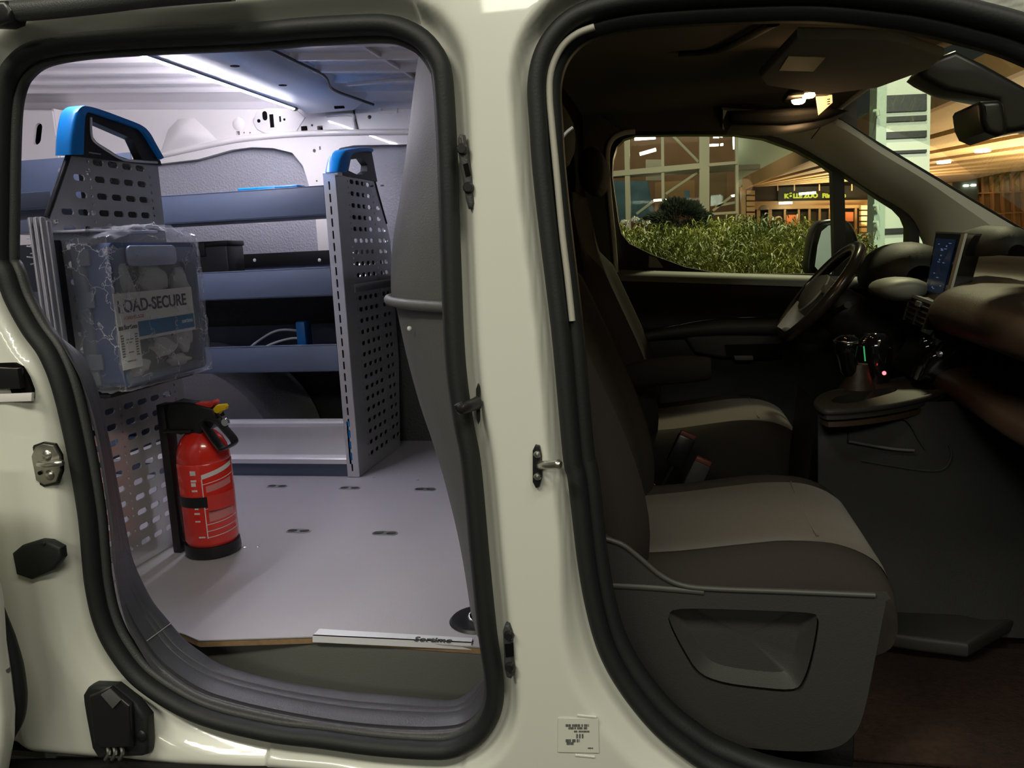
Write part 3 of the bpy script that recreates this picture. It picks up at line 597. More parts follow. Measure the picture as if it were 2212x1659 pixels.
plate('handle_recess', hp, 'X', CX1+.001, .006, M('handle_grey',(.42,.48,.62),.25), cs, bev=.002)
for z in (1.02,1.14,1.22): box('catch', (CX0+.035,CY0-.003,z), (.03,.006,.03), 'casegrey', cs, .002)
# bags of straps behind the clear lid
random.seed(3)
def lump(name, c, r, m, parent, amp=.25, seed=0):
    bm = bmesh.new(); bmesh.ops.create_icosphere(bm, subdivisions=3, radius=1); rs = np.random.RandomState(seed); ph_ = rs.rand(9)*6
    for v in bm.verts:
        d = 1+amp*(math.sin(3*v.co.y+ph_[0])*math.sin(4*v.co.z+ph_[1])+.5*math.sin(7*v.co.z+5*v.co.y+ph_[2]))
        v.co = Vector((c[0]+v.co.x*r[0]*d, c[1]+v.co.y*r[1]*d, c[2]+v.co.z*r[2]*d))
    return bmo(name, bm, m, parent)
mt['bag'] = M('white_bag',(.80,.80,.74),.35)
for k,(y,z,ry,rz) in enumerate([(.315,1.155,.028,.04),(.42,1.165,.045,.040),(.515,1.15,.03,.05),(.34,1.00,.035,.022),(.43,1.035,.040,.026),(.505,1.045,.03,.03),(.48,.995,.035,.014)]):
    lump('packed_bag', (CX1-.022,y,z), (.014,ry,rz), 'bag', cs, .22, k)
ft = [(.285,1.20),(.318,1.215),(.352,1.14),(.318,1.125)]
plate('tilted_leaflet', ft, 'X', CX1-.008, .0008, M('paper_white',(.7,.7,.64),.6), cs)
mt['label'] = M('label_paper',(.86,.85,.80),.5); mt['labelblue'] = M('label_blue',(.0,.17,.36),.4); mt['labelink'] = M('label_ink',(.05,.06,.08),.5); mt['labelred'] = M('label_red',(.55,.22,.16),.5)
xl = CX1+.0018
plate('front_label', [(.262,1.056),(.520,1.056),(.520,1.150),(.262,1.150)], 'X', xl, .0008, 'label', cs, label='white label reading LOAD-SECURE with a blue band')
plate('blue_band', [(.318,1.062),(.516,1.062),(.516,1.092),(.318,1.092)], 'X', xl+.0006, .0006, 'labelblue', cs)
text('lettering', 'LOAD-SECURE', (xl+.0008,.270,1.113), (0,1,0), (0,0,1), .0345, 'labelink', cs, bold=.0006)
text('small_lettering', 'sortimo', (xl+.0013,.470,1.075), (0,1,0), (0,0,1), .013, 'label', cs)
text('red_lettering', 'LOAD SECURE', (xl+.0008,.285,1.099), (0,1,0), (0,0,1), .0095, 'labelred', cs)
st2 = plate('parcel_sticker', [(.262,1.004),(.322,1.004),(.322,1.094),(.262,1.094)], 'X', xl+.002, .0008, 'label', cs, label='small white parcel sticker')
text('sticker_lettering', 'Sortimo', (xl+.0030,.279,1.081), (0,1,0), (0,0,1), .012, 'labelink', st2, bold=.0004)
plate('sticker_band', [(.263,1.080),(.277,1.080),(.277,1.087),(.263,1.087)], 'X', xl+.0027, .0006, 'labelink', st2)
for k in range(9):
    z = 1.068-.005*k
    for u0 in (.266,.308): plate('bar', [(u0,z),(u0+random.choice((.006,.008,.010)),z),(u0+.008,z+.0028),(u0,z+.0028)], 'X', xl+.0027, .0006, 'ink', st2)
for z,a,b in ((1.060,.282,.302),(1.054,.282,.298),(1.035,.284,.300),(1.018,.278,.306)): plate('text_line', [(a,z),(b,z),(b,z+.002),(a,z+.002)], 'X', xl+.0027, .0006, 'ink', st2)
# stretch film: crinkled skin around the case
def film():
    m = bpy.data.materials.new('stretch_film'); m.use_nodes = True; nt = m.node_tree; nt.nodes.clear(); L = nt.links.new
    out = nt.nodes.new('ShaderNodeOutputMaterial'); mx = nt.nodes.new('ShaderNodeMixShader'); tr = nt.nodes.new('ShaderNodeBsdfTransparent'); gl = nt.nodes.new('ShaderNodeBsdfPrincipled')
    gl.inputs['Base Color'].default_value = (.88,.88,.94,1); gl.inputs['Roughness'].default_value = .16; gl.inputs['Specular IOR Level'].default_value = .9
    tc = nt.nodes.new('ShaderNodeTexCoord'); n = nt.nodes.new('ShaderNodeTexNoise'); n.inputs['Scale'].default_value = 26; n.inputs['Detail'].default_value = 5; n.inputs['Distortion'].default_value = 1.5
    L(tc.outputs['Object'], n.inputs['Vector']); v = nt.nodes.new('ShaderNodeTexVoronoi'); v.feature = 'DISTANCE_TO_EDGE'; v.inputs['Scale'].default_value = 15
    ad = nt.nodes.new('ShaderNodeVectorMath'); ad.operation = 'ADD'; L(tc.outputs['Object'], ad.inputs[0]); sc_ = nt.nodes.new('ShaderNodeVectorMath'); sc_.operation = 'SCALE'; sc_.inputs['Scale'].default_value = .05
    L(n.outputs['Color'], sc_.inputs[0]); L(sc_.outputs[0], ad.inputs[1]); L(ad.outputs[0], v.inputs['Vector'])
    rmp = nt.nodes.new('ShaderNodeMapRange'); rmp.inputs[1].default_value = 0; rmp.inputs[2].default_value = .02; rmp.inputs[3].default_value = .95; rmp.inputs[4].default_value = .06; L(v.outputs['Distance'], rmp.inputs[0])
    n2 = nt.nodes.new('ShaderNodeTexNoise'); n2.inputs['Scale'].default_value = 9; L(tc.outputs['Object'], n2.inputs['Vector'])
    r2 = nt.nodes.new('ShaderNodeMapRange'); r2.inputs[1].default_value = .41; r2.inputs[2].default_value = .62; r2.inputs[3].default_value = .0; r2.inputs[4].default_value = 1; L(n2.outputs['Fac'], r2.inputs[0])
    mu = nt.nodes.new('ShaderNodeMath'); mu.operation = 'MULTIPLY_ADD'; L(rmp.outputs[0], mu.inputs[0]); L(r2.outputs[0], mu.inputs[1]); mu.inputs[2].default_value = .07
    bp_ = nt.nodes.new('ShaderNodeBump'); bp_.inputs['Strength'].default_value = .5; bp_.inputs['Distance'].default_value = .004; L(n.outputs['Fac'], bp_.inputs['Height']); L(bp_.outputs[0], gl.inputs['Normal'])
    lw = nt.nodes.new('ShaderNodeLayerWeight'); lw.inputs[0].default_value = .35; ml = nt.nodes.new('ShaderNodeMath'); ml.operation = 'MULTIPLY_ADD'; L(lw.outputs['Facing'], ml.inputs[0]); ml.inputs[1].default_value = .22; L(mu.outputs[0], ml.inputs[2]); ml.use_clamp = True; L(ml.outputs[0], mx.inputs[0]); L(tr.outputs[0], mx.inputs[1]); L(gl.outputs[0], mx.inputs[2]); L(mx.outputs[0], out.inputs[0]); return m
mt['film'] = film()
bm = bmesh.new(); bmesh.ops.create_cube(bm, size=1); bmesh.ops.subdivide_edges(bm, edges=bm.edges[:], cuts=26, use_grid_fill=True)
rs = np.random.RandomState(5); fx0,fx1,fy0,fy1,fz0,fz1 = CX0-.004,CX1+.010,CY0-.012,CY1+.006,CZ0-.006,CZ1+.010
for v in bm.verts:
    x,y,z = v.co; q = math.sin(37*y+11*z)*math.sin(29*z-13*x+2)+.6*math.sin(61*y-47*z+31*x)
    e_ = .0012*q+.0010*rs.randn()*(abs(x)>.47 and (abs(y)>.47 or abs(z)>.47))*2
    arch_ = .026*max(0,1-(2*y)**2)*(z+.5) ; ed = .5-max(abs(y),abs(z)); rr = -.010*(abs(x)>.49)*max(0,1-ed/.04)
    v.co = Vector((fx0+(x+.5)*(fx1-fx0)+e_+rr*(1 if x>0 else 0), fy0+(y+.5)*(fy1-fy0)+e_, fz0+(z+.5)*(fz1-fz0)+arch_+e_*1.5))
bmo('stretch_film', bm, 'film', cs, label='crinkled clear stretch film')
# holder bracket between panel and case
hb2 = ul
box('bracket_side', (-1.142,.252,1.10), (.03,.02,.31), 'black', hb2, .003)
box('bracket_top', (-1.10,.36,1.270), (.07,.22,.004), 'alu_pale', hb2, .001)
box('bracket_foot', (-1.10,.40,.954), (.07,.28,.006), 'black', hb2, .001)
for z in (1.18,1.02): lathe('bracket_screw', [(0,.004),(.004,.003),(.005,0)], (-1.142,.2415,z), 'white', hb2, 10, (0,-1,0))
# ================================================================ FIRE EXTINGUISHER
EXC = (-1.018,.470); R_ = .0575
fe = thing('fire_extinguisher', 'small red fire extinguisher standing on the cargo floor', 'fire extinguisher', (EXC[0],EXC[1],ZF))
mt['red'] = M('red_enamel',(.74,.026,.014),.22,coat=.6); mt['redplastic'] = M('red_plastic',(.65,.04,.03),.4); mt['yellow'] = M('yellow_plastic',(.85,.55,.0),.4)
lathe('cylinder', [(.03,.575),(.046,.578),(R_-.003,.590),(R_,.600),(R_,.772),(R_-.0015,.774),(R_-.0005,.777),(R_-.002,.79),(.052,.806),(.044,.822),(.033,.834),(.022,.841),(.021,.850)], (EXC[0],EXC[1],0), 'red', fe, 48)
lathe('base_ring', [(.044,.561),(.056,.561),(.0600,.566),(.0600,.578),(.0585,.588),(.05,.590)], (EXC[0],EXC[1],0), 'black', fe, 48)
ea = math.atan2(CP[1]-EXC[1], CP[0]-EXC[0])
def cyl(name, a0, a1, z0, z1, r, m, parent, skew=0, n=14):
    A = [ea+math.radians(a0+(a1-a0)*k/n) for k in range(n+1)]; s = []
    for k,a in enumerate(A):
        dz = skew*k/n; s.append([(EXC[0]+q*math.cos(a),EXC[1]+q*math.sin(a),z+dz) for q,z in ((r,z0),(r+.0005,z0),(r+.0005,z1),(r,z1))])
    return loft(name, s, m, parent, closed=True, sharp=60)
mt['lblw'] = M('label_white',(.72,.68,.66),.4); mt['lblp'] = M('label_pink',(.62,.20,.19),.4)
lb = cyl('label_frame', -10,-8,.610,.742,R_+.0003,'lblw',fe)
cyl('label_head', -9,66,.742,.752,R_+.0003,'lblw',lb,skew=.018)
for z,h,m_,s in ((.730,.0015,'lblw',.012),(.675,.0015,'lblw',.008),(.640,.0015,'lblw',.008),(.625,.0015,'lblw',.008),(.611,.0015,'lblw',.008),(.647,.024,'lblp',.006),(.665,.006,'lblp',.006),(.712,.014,'lblp',.010)):
    cyl('label_block' if h>.003 else 'label_line', -8 if h<.003 else -2, 66 if h<.003 else 58, z, z+h, R_+.0004, m_, lb, skew=s)
for z,h,a0,a1 in ((.752,.010,-32,-20),(.738,.004,-32,-20),(.728,.008,-32,-22),(.716,.004,-32,-20),(.690,.008,-32,-21),(.676,.003,-30,-22),(.665,.004,-32,-20),(.648,.003,-32,-21),(.612,.003,-28,-14)): cyl('print_mark', a0,a1,z,z+h,R_+.0003,'lblw',fe)
cyl('strap', -110,6,.680,.703,R_+.0008,'black',fe,n=24)
cyl('strap_clip', -2,60,.672,.706,R_+.004,'redplastic',fe,n=14)
box('back_bar', (-1.098,.470,.73), (.02,.036,.34), 'black', fe, .003)
box('neck_fork', (-1.055,.452,.843), (.07,.03,.006), 'black', fe, .002)
E_ = lambda px,py: oY(px,py,.455)
pl('valve_head', [(370,888),(374,868),(398,866),(425,868),(470,880),(478,900),(462,925),(445,926),(440,946),(420,946),(420,930),(400,936),(374,930)], .462, .036, 'black', fe, bev=.004, bseg=2)
pl('carry_lever', [(392,862),(425,868),(420,876),(386,878),(374,876)], .462, .024, M('lever_grey',(.07,.075,.09),.4), fe, bev=.003)
pl('red_lever', [(420,876),(430,868),(452,868),(465,863),(470,868),(466,876),(455,881),(428,880)], .460, .026, 'redplastic', fe, bev=.003, label='red squeeze lever')
pl('safety_tab', [(462,882),(470,874),(488,872),(492,877),(490,884),(480,888),(475,894),(466,890)], .452, .014, 'yellow', fe, bev=.003, label='yellow safety tab')
lo_ = [E_(a,b)+np.array([0,-.012,0]) for a,b in ((449,909),(460,903),(478,909),(498,930),(511,946),(511,956),(490,966),(481,961),(464,938),(450,917))]
lpo = tube('carry_loop', lo_, .0042, 'black', fe, closed=True, smoothn=5, flat=3.6, up=(0,1,0))
tube('pull_pin_cord', [E_(478,890)+np.array([0,-.014,0]),E_(488,902)+np.array([0,-.016,0]),E_(494,908)+np.array([0,-.02,0])], .0022, 'black', fe, smoothn=4, seg=6)
lathe('pressure_gauge', [(0,.004),(.008,.004),(.010,0)], E_(497,908)+np.array([0,-.018,0]), 'chrome', fe, 16, (0,-1,0))
# ================================================================ CAB
mt['cabdark'] = M('cab_dark_trim',(.010,.0105,.010),.6,bump=.25,bscale=600)
mt['cabgrey'] = M('cab_grey_trim',(.034,.034,.031),.6,bump=.2,bscale=500)
mt['pillar'] = M('lightened_pillar_trim',(.72,.71,.60),.7,bump=.2,bscale=500)  # light through the windscreen is put into this trim colour
mt['pillar_dim'] = M('dark_pillar_trim',(.10,.095,.085),.8,bump=.2,bscale=500); mt['ledge'] = M('lightened_door_ledge',(.17,.18,.155),.55); mt['headliner'] = M('headliner_fabric',(.20,.185,.16),.95,spec=.1,bump=.3,bscale=700)
mt['cabedge'] = M('shield_edge_grey',(.060,.060,.053),.5); mt['seat'] = M('seat_fabric',(.076,.056,.037),.92,noise=.25,nscale=500,bump=.5,bscale=900,spec=.15,sheen=.2)
mt['seatdark'] = M('seat_bolster_fabric',(.032,.027,.023),.85,noise=.15,nscale=400,bump=.4,bscale=900,spec=.2)
mt['dash'] = M('dashboard_skin',(.060,.036,.024),.42,bump=.3,bscale=600)
mt['gloss'] = M('gloss_black',(.008,.008,.009),.08,coat=.5)
mt['satin'] = M('satin_silver',(.40,.41,.40),.3,metal=.7)
mt['carpet'] = M('cab_carpet',(.020,.014,.012),.95,noise=.5,nscale=120,bump=1,bscale=250,spec=.1)
fc = box('floor_cab', (.45,.70,.385), (1.45,1.60,.03), 'carpet', None, .002); struct(fc,'dark carpeted cab floor','floor')
# headliner dome down to the windscreen header
def hz(x,y): return 1.455+.062*(y+.07)+.06*math.sin(math.pi*min(1,max(0,(y+.08)/1.62)))**.7+.02*(1-((x-.1)/.4)**2)*.5
hl = grid('ceiling_cab', lambda x,y:(x,y,hz(x,y)), np.linspace(-.26,.40,24), np.linspace(-.07,1.50,48), 'headliner'); struct(hl,'dark fabric headliner of the cab','ceiling')
grid('header_edge', lambda t,y:(.40+.06*t+.02*math.sin(math.pi*y/1.5),y,hz(.40,y)-.030*t*t), np.linspace(0,1,6), np.linspace(-.07,1.46,40), 'headliner', hl)
tube('header_trim', [(.462+.02*math.sin(math.pi*y/1.5),y,hz(.40,y)-.034) for y in np.linspace(-.06,1.44,12)], .006, 'pillar', hl, smoothn=3)
box('roof_skin', (-.0,.7,1.66), (1.1,1.62,.02), 'paint', hl, .005)
tube('grab_recess', [(.02,.62,hz(.02,.62)-.004),(.10,.60,hz(.1,.6)-.006),(.16,.30,hz(.16,.3)-.006)], .012, 'cabdark', hl, smoothn=6, flat=.4)
# near sun visor
sv = thing('sun_visor', 'dark fabric sun visor with a pale sticker folded up under the headliner', 'sun visor', (.3,.3,1.49))
vo = [oZ(a,b,1.478) for a,b in ((1722,56),(1640,146),(1655,165),(1780,186),(1900,170),(2010,128),(2040,100),(1925,60))]
vz = lambda u,v: (u,v,1.478)
plate('visor_panel', [(p[0],p[1]) for p in vo], 'Z', 1.470, .016, M('visor_fabric',(.22,.20,.175),.9,bump=.3,bscale=600), sv, bev=.005, bseg=2)
plate('visor_sticker', [(oZ(a,b,1.461)[0],oZ(a,b,1.461)[1]) for a,b in ((1703,121),(1783,124),(1757,154),(1683,152))], 'Z', 1.461, .0010, M('sticker_olive',(.42,.42,.25),.6), sv, label='pale airbag sticker')
lathe('visor_pivot', [(.010,0),(.012,.010),(.008,.02)], oZ(1925,66,1.474), 'cabdark', sv, 14)
# dome lamp console
DY = .72
dl = thing('dome_light', 'lit courtesy lamp in the overhead console of the cab', 'lamp', tuple(oY(1750,215,DY)))
mt['lens'] = M('warm_lens',(1,.75,.45),.3,emit=24,ecol=(1,.62,.28)); mt['lens_side'] = M('warm_side',(.9,.6,.35),.4,emit=1.6,ecol=(1,.55,.22))
q = [oY(a,b,DY) for a,b in ((1572,236),(1790,228),(1838,236),(1800,252),(1760,262),(1700,270),(1580,268))]
plate('console_housing', [(p[0],p[2]) for p in q], 'Y', DY+.10, .18, 'cabdark', dl, bev=.010, bseg=2)
box('lamp_base', tuple(oY(1742,216,DY)+np.array([0,.0,.010])), (.085,.09,.014), 'cabgrey', dl, .004)
for (a,b) in ((1725,219),(1747,206)):
    p = oY(a,b,DY-.035); lathe('lamp_lens', [(0,-.006),(.009,-.005),(.0125,-.002),(.014,.003)], p, 'lens', dl, 20)
pl('switch_face', [(1762,208),(1797,205),(1798,222),(1768,249)], DY-.01, .006, 'lens_side', dl, bev=.001)
for k in range(3): pl('switch_mark', [(1787,214+5*k),(1793,213+5*k),(1793,215+5*k),(1787,216+5*k)], DY-.0145, .001, 'black', dl)
dlp = bpy.data.lights.new('dome_lamp','POINT'); dlp.energy = .26; dlp.color = (1,.60,.28); dlp.shadow_soft_size = .03
dlo = bpy.data.objects.new('dome_lamp',dlp); COL.objects.link(dlo); dlo.location = (.27,.83,1.385)
# mirror and sensor housing on the windscreen
rm = thing('rear_view_mirror', 'black interior mirror with sensor housing on the windscreen', 'mirror', (.58,.72,1.45))
pl('sensor_housing', [(1968,170),(1992,140),(2050,118),(2110,148),(2212,205),(2300,250),(2300,290),(2212,284),(2160,294),(2146,285),(2135,225),(2030,205),(1985,182)], .72, .09, 'black', rm, bev=.012, bseg=3)
pl('mirror_shell', [(2083,240),(2088,232),(2126,230),(2136,238),(2144,285),(2140,300),(2122,306),(2098,296),(2088,275)], .62, .15, 'black', rm, bev=.010, bseg=3)
tube('mirror_stem', [oY(2138,255,.66),oY(2165,254,.70)], .006, 'cabgrey', rm, smoothn=0)
# ---- far cab side: pillar trim, door with window, quarter light
YD = 1.44
fw = [(1322,380),(1324,345),(1332,318),(1348,301),(1372,293),(1480,291),(1590,292),(1650,300),(1720,325),(1770,352),(1797,372),(1800,480),(1803,592),(1560,592),(1480,577),(1410,551),(1360,527),(1342,505),(1336,480)]
qw = [(1823,380),(1860,402),(1900,430),(1935,452),(1952,470),(1961,492),(1960,530),(1955,560),(1900,575),(1828,592)]
d1 = thing('door_1', 'far cab door with a window looking out on the hedge', 'door', (.2,YD,.45)); d1['kind'] = 'structure'
fro = [(1316,300),(1335,284),(1380,278),(1590,278),(1700,300),(1800,352),(1880,402),(1960,452),(1985,490),(1985,560),(1970,640),(1340,640),(1316,500)]
plate('window_frame', xz(fro,YD), 'Y', YD+.02, .05, 'black', d1, holes=[xz(fw,YD),xz(qw,YD)], bev=0)
def glassm(name, tint, gl):
    m = bpy.data.materials.new(name); m.use_nodes = True; nt = m.node_tree; nt.nodes.clear()
    o = nt.nodes.new('ShaderNodeOutputMaterial'); mx = nt.nodes.new('ShaderNodeMixShader'); t = nt.nodes.new('ShaderNodeBsdfTransparent'); g = nt.nodes.new('ShaderNodeBsdfGlossy')
    t.inputs[0].default_value = (*tint,1); g.inputs['Roughness'].default_value = .01; lw = nt.nodes.new('ShaderNodeFresnel'); lw.inputs[0].default_value = 1.45
    mu = nt.nodes.new('ShaderNodeMath'); mu.operation = 'MULTIPLY'; mu.inputs[1].default_value = gl; nt.links.new(lw.outputs[0], mu.inputs[0]); nt.links.new(mu.outputs[0], mx.inputs[0])
    nt.links.new(t.outputs[0], mx.inputs[1]); nt.links.new(g.outputs[0], mx.inputs[2]); nt.links.new(mx.outputs[0], o.inputs[0]); return m
mt['glass'] = glassm('tinted_glass',(.93,.96,.93),.25)
plate('window_glass', xz([(1310,284),(1590,284),(1700,306),(1806,362),(1812,600),(1320,600)],YD+.03), 'Y', YD+.03, .004, 'glass', d1)
plate('quarter_glass', xz([(1812,366),(1900,424),(1966,470),(1966,580),(1816,600)],YD+.03), 'Y', YD+.03, .004, 'glass', d1)
pl('glass_label', [(1402,552),(1418,557),(1433,578),(1401,578)], YD-.008, .002, M('label_beige',(.28,.28,.22),.6), d1)
# door trim panel: ledge, recess line, armrest, pulls
def dsec(x):
    zt = 1.108-.088*(x+.15)*.8
    return [(x,YD-.0,zt+.004),(x,YD-.03,zt+.006),(x,YD-.055,zt-.006),(x,YD-.06,zt-.03),(x,YD-.045,zt-.06),(x,YD-.035,zt-.11),(x,YD-.035,zt-.15),(x,YD-.045,zt-.17),(x,YD-.075,zt-.185),(x,YD-.08,zt-.23),(x,YD-.05,zt-.27),(x,YD-.04,zt-.40),(x,YD-.06,zt-.55),(x,YD-.06,zt-.68),(x,YD,zt-.68)]
loft('door_trim', [dsec(x) for x in np.linspace(-.17,.85,20)], 'cabdark', d1, closed=False)
loft('door_ledge', [[(x,YD-.0,1.108-.0704*(x+.15)+.010),(x,YD-.035,1.108-.0704*(x+.15)+.012),(x,YD-.062,1.108-.0704*(x+.15)-.004),(x,YD-.066,1.108-.0704*(x+.15)-.020),(x,YD-.05,1.108-.0704*(x+.15)-.024)] for x in np.linspace(-.165,.85,14)], 'ledge', d1, closed=False)  # paler than the trim below: outside light put into the colour
ar = [oY(a,b,1.34) for a,b in ((1362,733),(1420,722),(1480,714),(1560,707),(1680,706))]
tube('armrest', ar, [.012,.016,.022,.026,.026], 'cabgrey', d1, seg=12, flat=.9)
tube('door_crease', [oY(a,b,1.36) for a,b in ((1355,722),(1450,705),(1540,690),(1700,684))], .003, 'gloss', d1, smoothn=5)
pl('door_pull', [(1478,728),(1490,722),(1560,718),(1690,720),(1700,752),(1640,770),(1560,772),(1500,762)], 1.36, .05, 'cabdark', d1, bev=.010, bseg=2)
pl('pull_recess', [(1565,745),(1690,742),(1690,772),(1590,776),(1570,768)], 1.332, .004, 'void', d1)
pl('switch_plate', [(1585,768),(1626,768),(1628,778),(1588,778)], 1.328, .006, 'cabgrey', d1, bev=.001)
# far B pillar trim and A pillar trim
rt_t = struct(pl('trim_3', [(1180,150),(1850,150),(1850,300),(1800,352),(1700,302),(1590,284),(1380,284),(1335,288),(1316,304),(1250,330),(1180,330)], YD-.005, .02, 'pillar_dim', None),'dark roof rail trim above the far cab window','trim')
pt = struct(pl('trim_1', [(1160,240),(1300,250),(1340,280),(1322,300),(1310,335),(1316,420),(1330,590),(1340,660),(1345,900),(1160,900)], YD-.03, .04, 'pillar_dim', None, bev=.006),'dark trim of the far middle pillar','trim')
tube('pillar_edge', [oY(a,b,YD-.055) for a,b in ((1372,284),(1345,288),(1322,302),(1312,335),(1316,420),(1324,500),(1331,588))], .0075, 'pillar', pt, smoothn=5)
up = [(1560,232),(1680,240),(1790,247),(1900,314),(2000,374),(2100,434),(2212,500),(2330,568)]; dn = [(1560,280),(1690,300),(1800,358),(1885,414),(1965,464),(1998,520),(2030,575),(2200,640)]
ap = []
for a,b in zip(cr(up,4),cr(dn,4)):
    A_,B_ = oY(a[0],a[1],1.33),oY(b[0],b[1],YD-.012); ap.append([A_+np.array([0,.03,.0]),A_,A_*.8+B_*.2+np.array([0,-.035,.0]),A_*.45+B_*.55+np.array([0,-.04,0]),A_*.15+B_*.85+np.array([0,-.02,0]),B_,B_+np.array([0,.03,0])])
apl = loft('trim_2', ap, 'pillar', None, closed=False); struct(apl,'grey trim of the far windscreen pillar','trim')
tube('screen_seal', [oY(a,b,1.335) for a,b in up[2:]], .006, 'black', apl, smoothn=4)
tube('pillar_joint', [oY(a,b,1.315) for a,b in ((1790,252),(1772,275),(1752,300))], .0012, 'black', apl, smoothn=4, seg=6)
# windscreen pane
hd = [(.475+.02*math.sin(math.pi*y/1.5),y,hz(.40,y)-.034) for y in np.linspace(-.05,1.42,10)]
ws = loft('window_1', [[p,(p[0]+.25,p[1],p[2]-.12),(1.05,p[1],1.16)] for p in hd], 'glass', None, closed=False); struct(ws,'windscreen pane','window')
# ---- seats
def bolf(x): return 1.0 if x<.15 else max(0,1-(x-.15)/.14)
def seat(lab, y0, y1, base=True, insm='seat'):
    t = thing('car_seat', lab, 'seat', (.1,(y0+y1)/2,.40), 'cab seats'); wy_ = y1-y0; ym = (y0+y1)/2
    prof = [(-.13,.60),(-.13,.69),(-.09,.708),(0,.716),(.10,.730),(.20,.742),(.25,.738),(.288,.720),(.305,.690),(.305,.655),(.29,.625),(.23,.60),(.1,.59)]
    P = cr(prof,3,True)
    def sec(y):
        t_ = (y-ym)/(wy_/2); e = max(0,(abs(t_)-.80)/.20); bol = .018*math.exp(-((abs(t_)-.74)/.13)**2)
        return [(.1+(x-.1)*(1-.03*e*e), y, .60+(z-.60)*(1-.25*e**2.5)+bol*bolf(x)*float(sst(.66,.70,z))) for x,z in P]
    loft('cushion', [sec(y) for y in np.linspace(y0,y1,26)], 'seatdark', t, sharp=80)
    ins = cr([(-.10,.707),(0,.716),(.10,.730),(.20,.742),(.25,.738),(.288,.720),(.307,.688),(.307,.66)],5); secs = []
    for y in np.linspace(ym-wy_*.34,ym+wy_*.32,14):
        t_ = (y-ym)/(wy_/2); bol = .018*math.exp(-((abs(t_)-.74)/.13)**2); edge = .0035 if abs(t_)<.6 else -.001
        secs.append([(x+.0015,y,z+bol*bolf(x)*float(sst(.66,.70,z))+edge+.002*(1-t_*t_)) for x,z in ins])
    loft('cushion_insert', secs, insm, t, closed=False, sharp=80, label='lighter woven cushion centre')
    tube('cushion_seam', [(.21,y,.7475+.018*math.exp(-((abs((y-ym)/(wy_/2))-.74)/.13)**2)) for y in np.linspace(ym-wy_*.3,ym+wy_*.3,6)], .0010, 'seat', t, smoothn=3, seg=6)
    bpf = cr([(-.085,.66),(-.062,.74),(-.066,.82),(-.095,.92),(-.150,1.05),(-.205,1.18),(-.225,1.28),(-.235,1.33),(-.2355,1.20),(-.234,.95),(-.20,.72),(-.16,.64)],3,True)
    def bsx(y):
        t_ = (y-ym)/(wy_/2); e = max(0,(abs(t_)-.78)/.22); bol = .026*math.exp(-((abs(t_)-.76)/.14)**2)
        return [(x+(bol if x>-.20 and z<1.2 else 0)*(1-e)-.02*e*e*(x>-.18), y, z-.03*e*e*(z>1.1)) for x,z in bpf]
    loft('backrest', [bsx(y) for y in np.linspace(y0+.005,y1-.005,22)], 'seatdark', t, sharp=80)
    return t
ps = seat('near passenger seat with taupe cushion beside the open cab doorway', .030, .505)
ds = seat('dark driver seat behind the steering wheel', .87, 1.33)
# headrest of the driver seat
for o_,yc in ((ds,1.10),(ps,.267)):
    loft('headrest', [[(-.195+.035*math.cos(a)*s,yc+dy,1.385+.06*math.sin(a)*s) for a in np.linspace(0,2*math.pi,14,endpoint=False)] for dy,s in ((-.13,.3),(-.125,.7),(-.10,.95),(0,1),(.10,.95),(.125,.7),(.13,.3))], 'seatdark', o_, sharp=80)
# plastic side shield of the passenger seat
sy = .010
so_ = [(1303,1163),(1322,1168),(1350,1180),(1385,1208),(1430,1245),(1480,1266),(1560,1272),(1890,1284),(1908,1292),(1902,1330),(1885,1420),(1862,1530),(1838,1580),(1790,1608),(1690,1612),(1560,1596),(1470,1560),(1400,1470),(1345,1370),(1322,1290),(1315,1230)]
rc = [(1445,1322),(1470,1308),(1600,1310),(1740,1316),(1762,1326),(1765,1350),(1752,1420),(1735,1470),(1712,1490),(1640,1486),(1560,1474),(1510,1452),(1475,1400),(1450,1350)]
pl('side_shield', [tuple(p) for p in cr(so_,3,True)], sy, .022, 'cabgrey', ps, holes=[[tuple(p) for p in cr(rc,3,True)] and xz([tuple(p) for p in cr(rc,3,True)],sy)], bev=0, label='dark grey plastic seat shield')
rsec = [[(oY(*p,sy-.011)) for p in cr(rc,3,True)]]
cen = np.mean(rsec[0],axis=0); r1 = [p*.80+cen*.20+np.array([0,.024,0]) for p in rsec[0]]; r0 = [p+np.array([0,.002,0]) for p in rsec[0]]; rm_ = [p*.93+cen*.07+np.array([0,.010,0]) for p in rsec[0]]
loft('shield_recess', [r0,rm_,r1,[p*.001+np.mean(r1,axis=0)*.999+np.array([0,.001,0]) for p in r1]], 'cabgrey', ps, closed=True, cap=False)
tube('shield_edge', [oY(a,b,sy-.010) for a,b in ((1303,1163),(1322,1168),(1350,1180),(1385,1208),(1430,1245),(1480,1266),(1560,1273),(1700,1278),(1890,1286))], .0040, 'cabedge', ps, smoothn=5)
tube('shield_ridge', [oY(a,b,sy-.008) for a,b in ((1318,1264),(1380,1267),(1450,1272),(1520,1278))], .0055, 'cabedge', ps, smoothn=4)
box('seat_base', (.09,.267,.50), (.34,.38,.20), 'gap', ps, .01)
# inboard armrest of the driver seat
tube('inner_armrest', [oY(1318,822,.78),oY(1400,806,.77),oY(1480,798,.76),oY(1535,796,.76)], [.020,.026,.026,.020], 'seatdark', ds, seg=14, flat=1.25)
box('driver_seat_base', (.09,1.10,.50), (.34,.38,.20), 'gap', ds, .01)
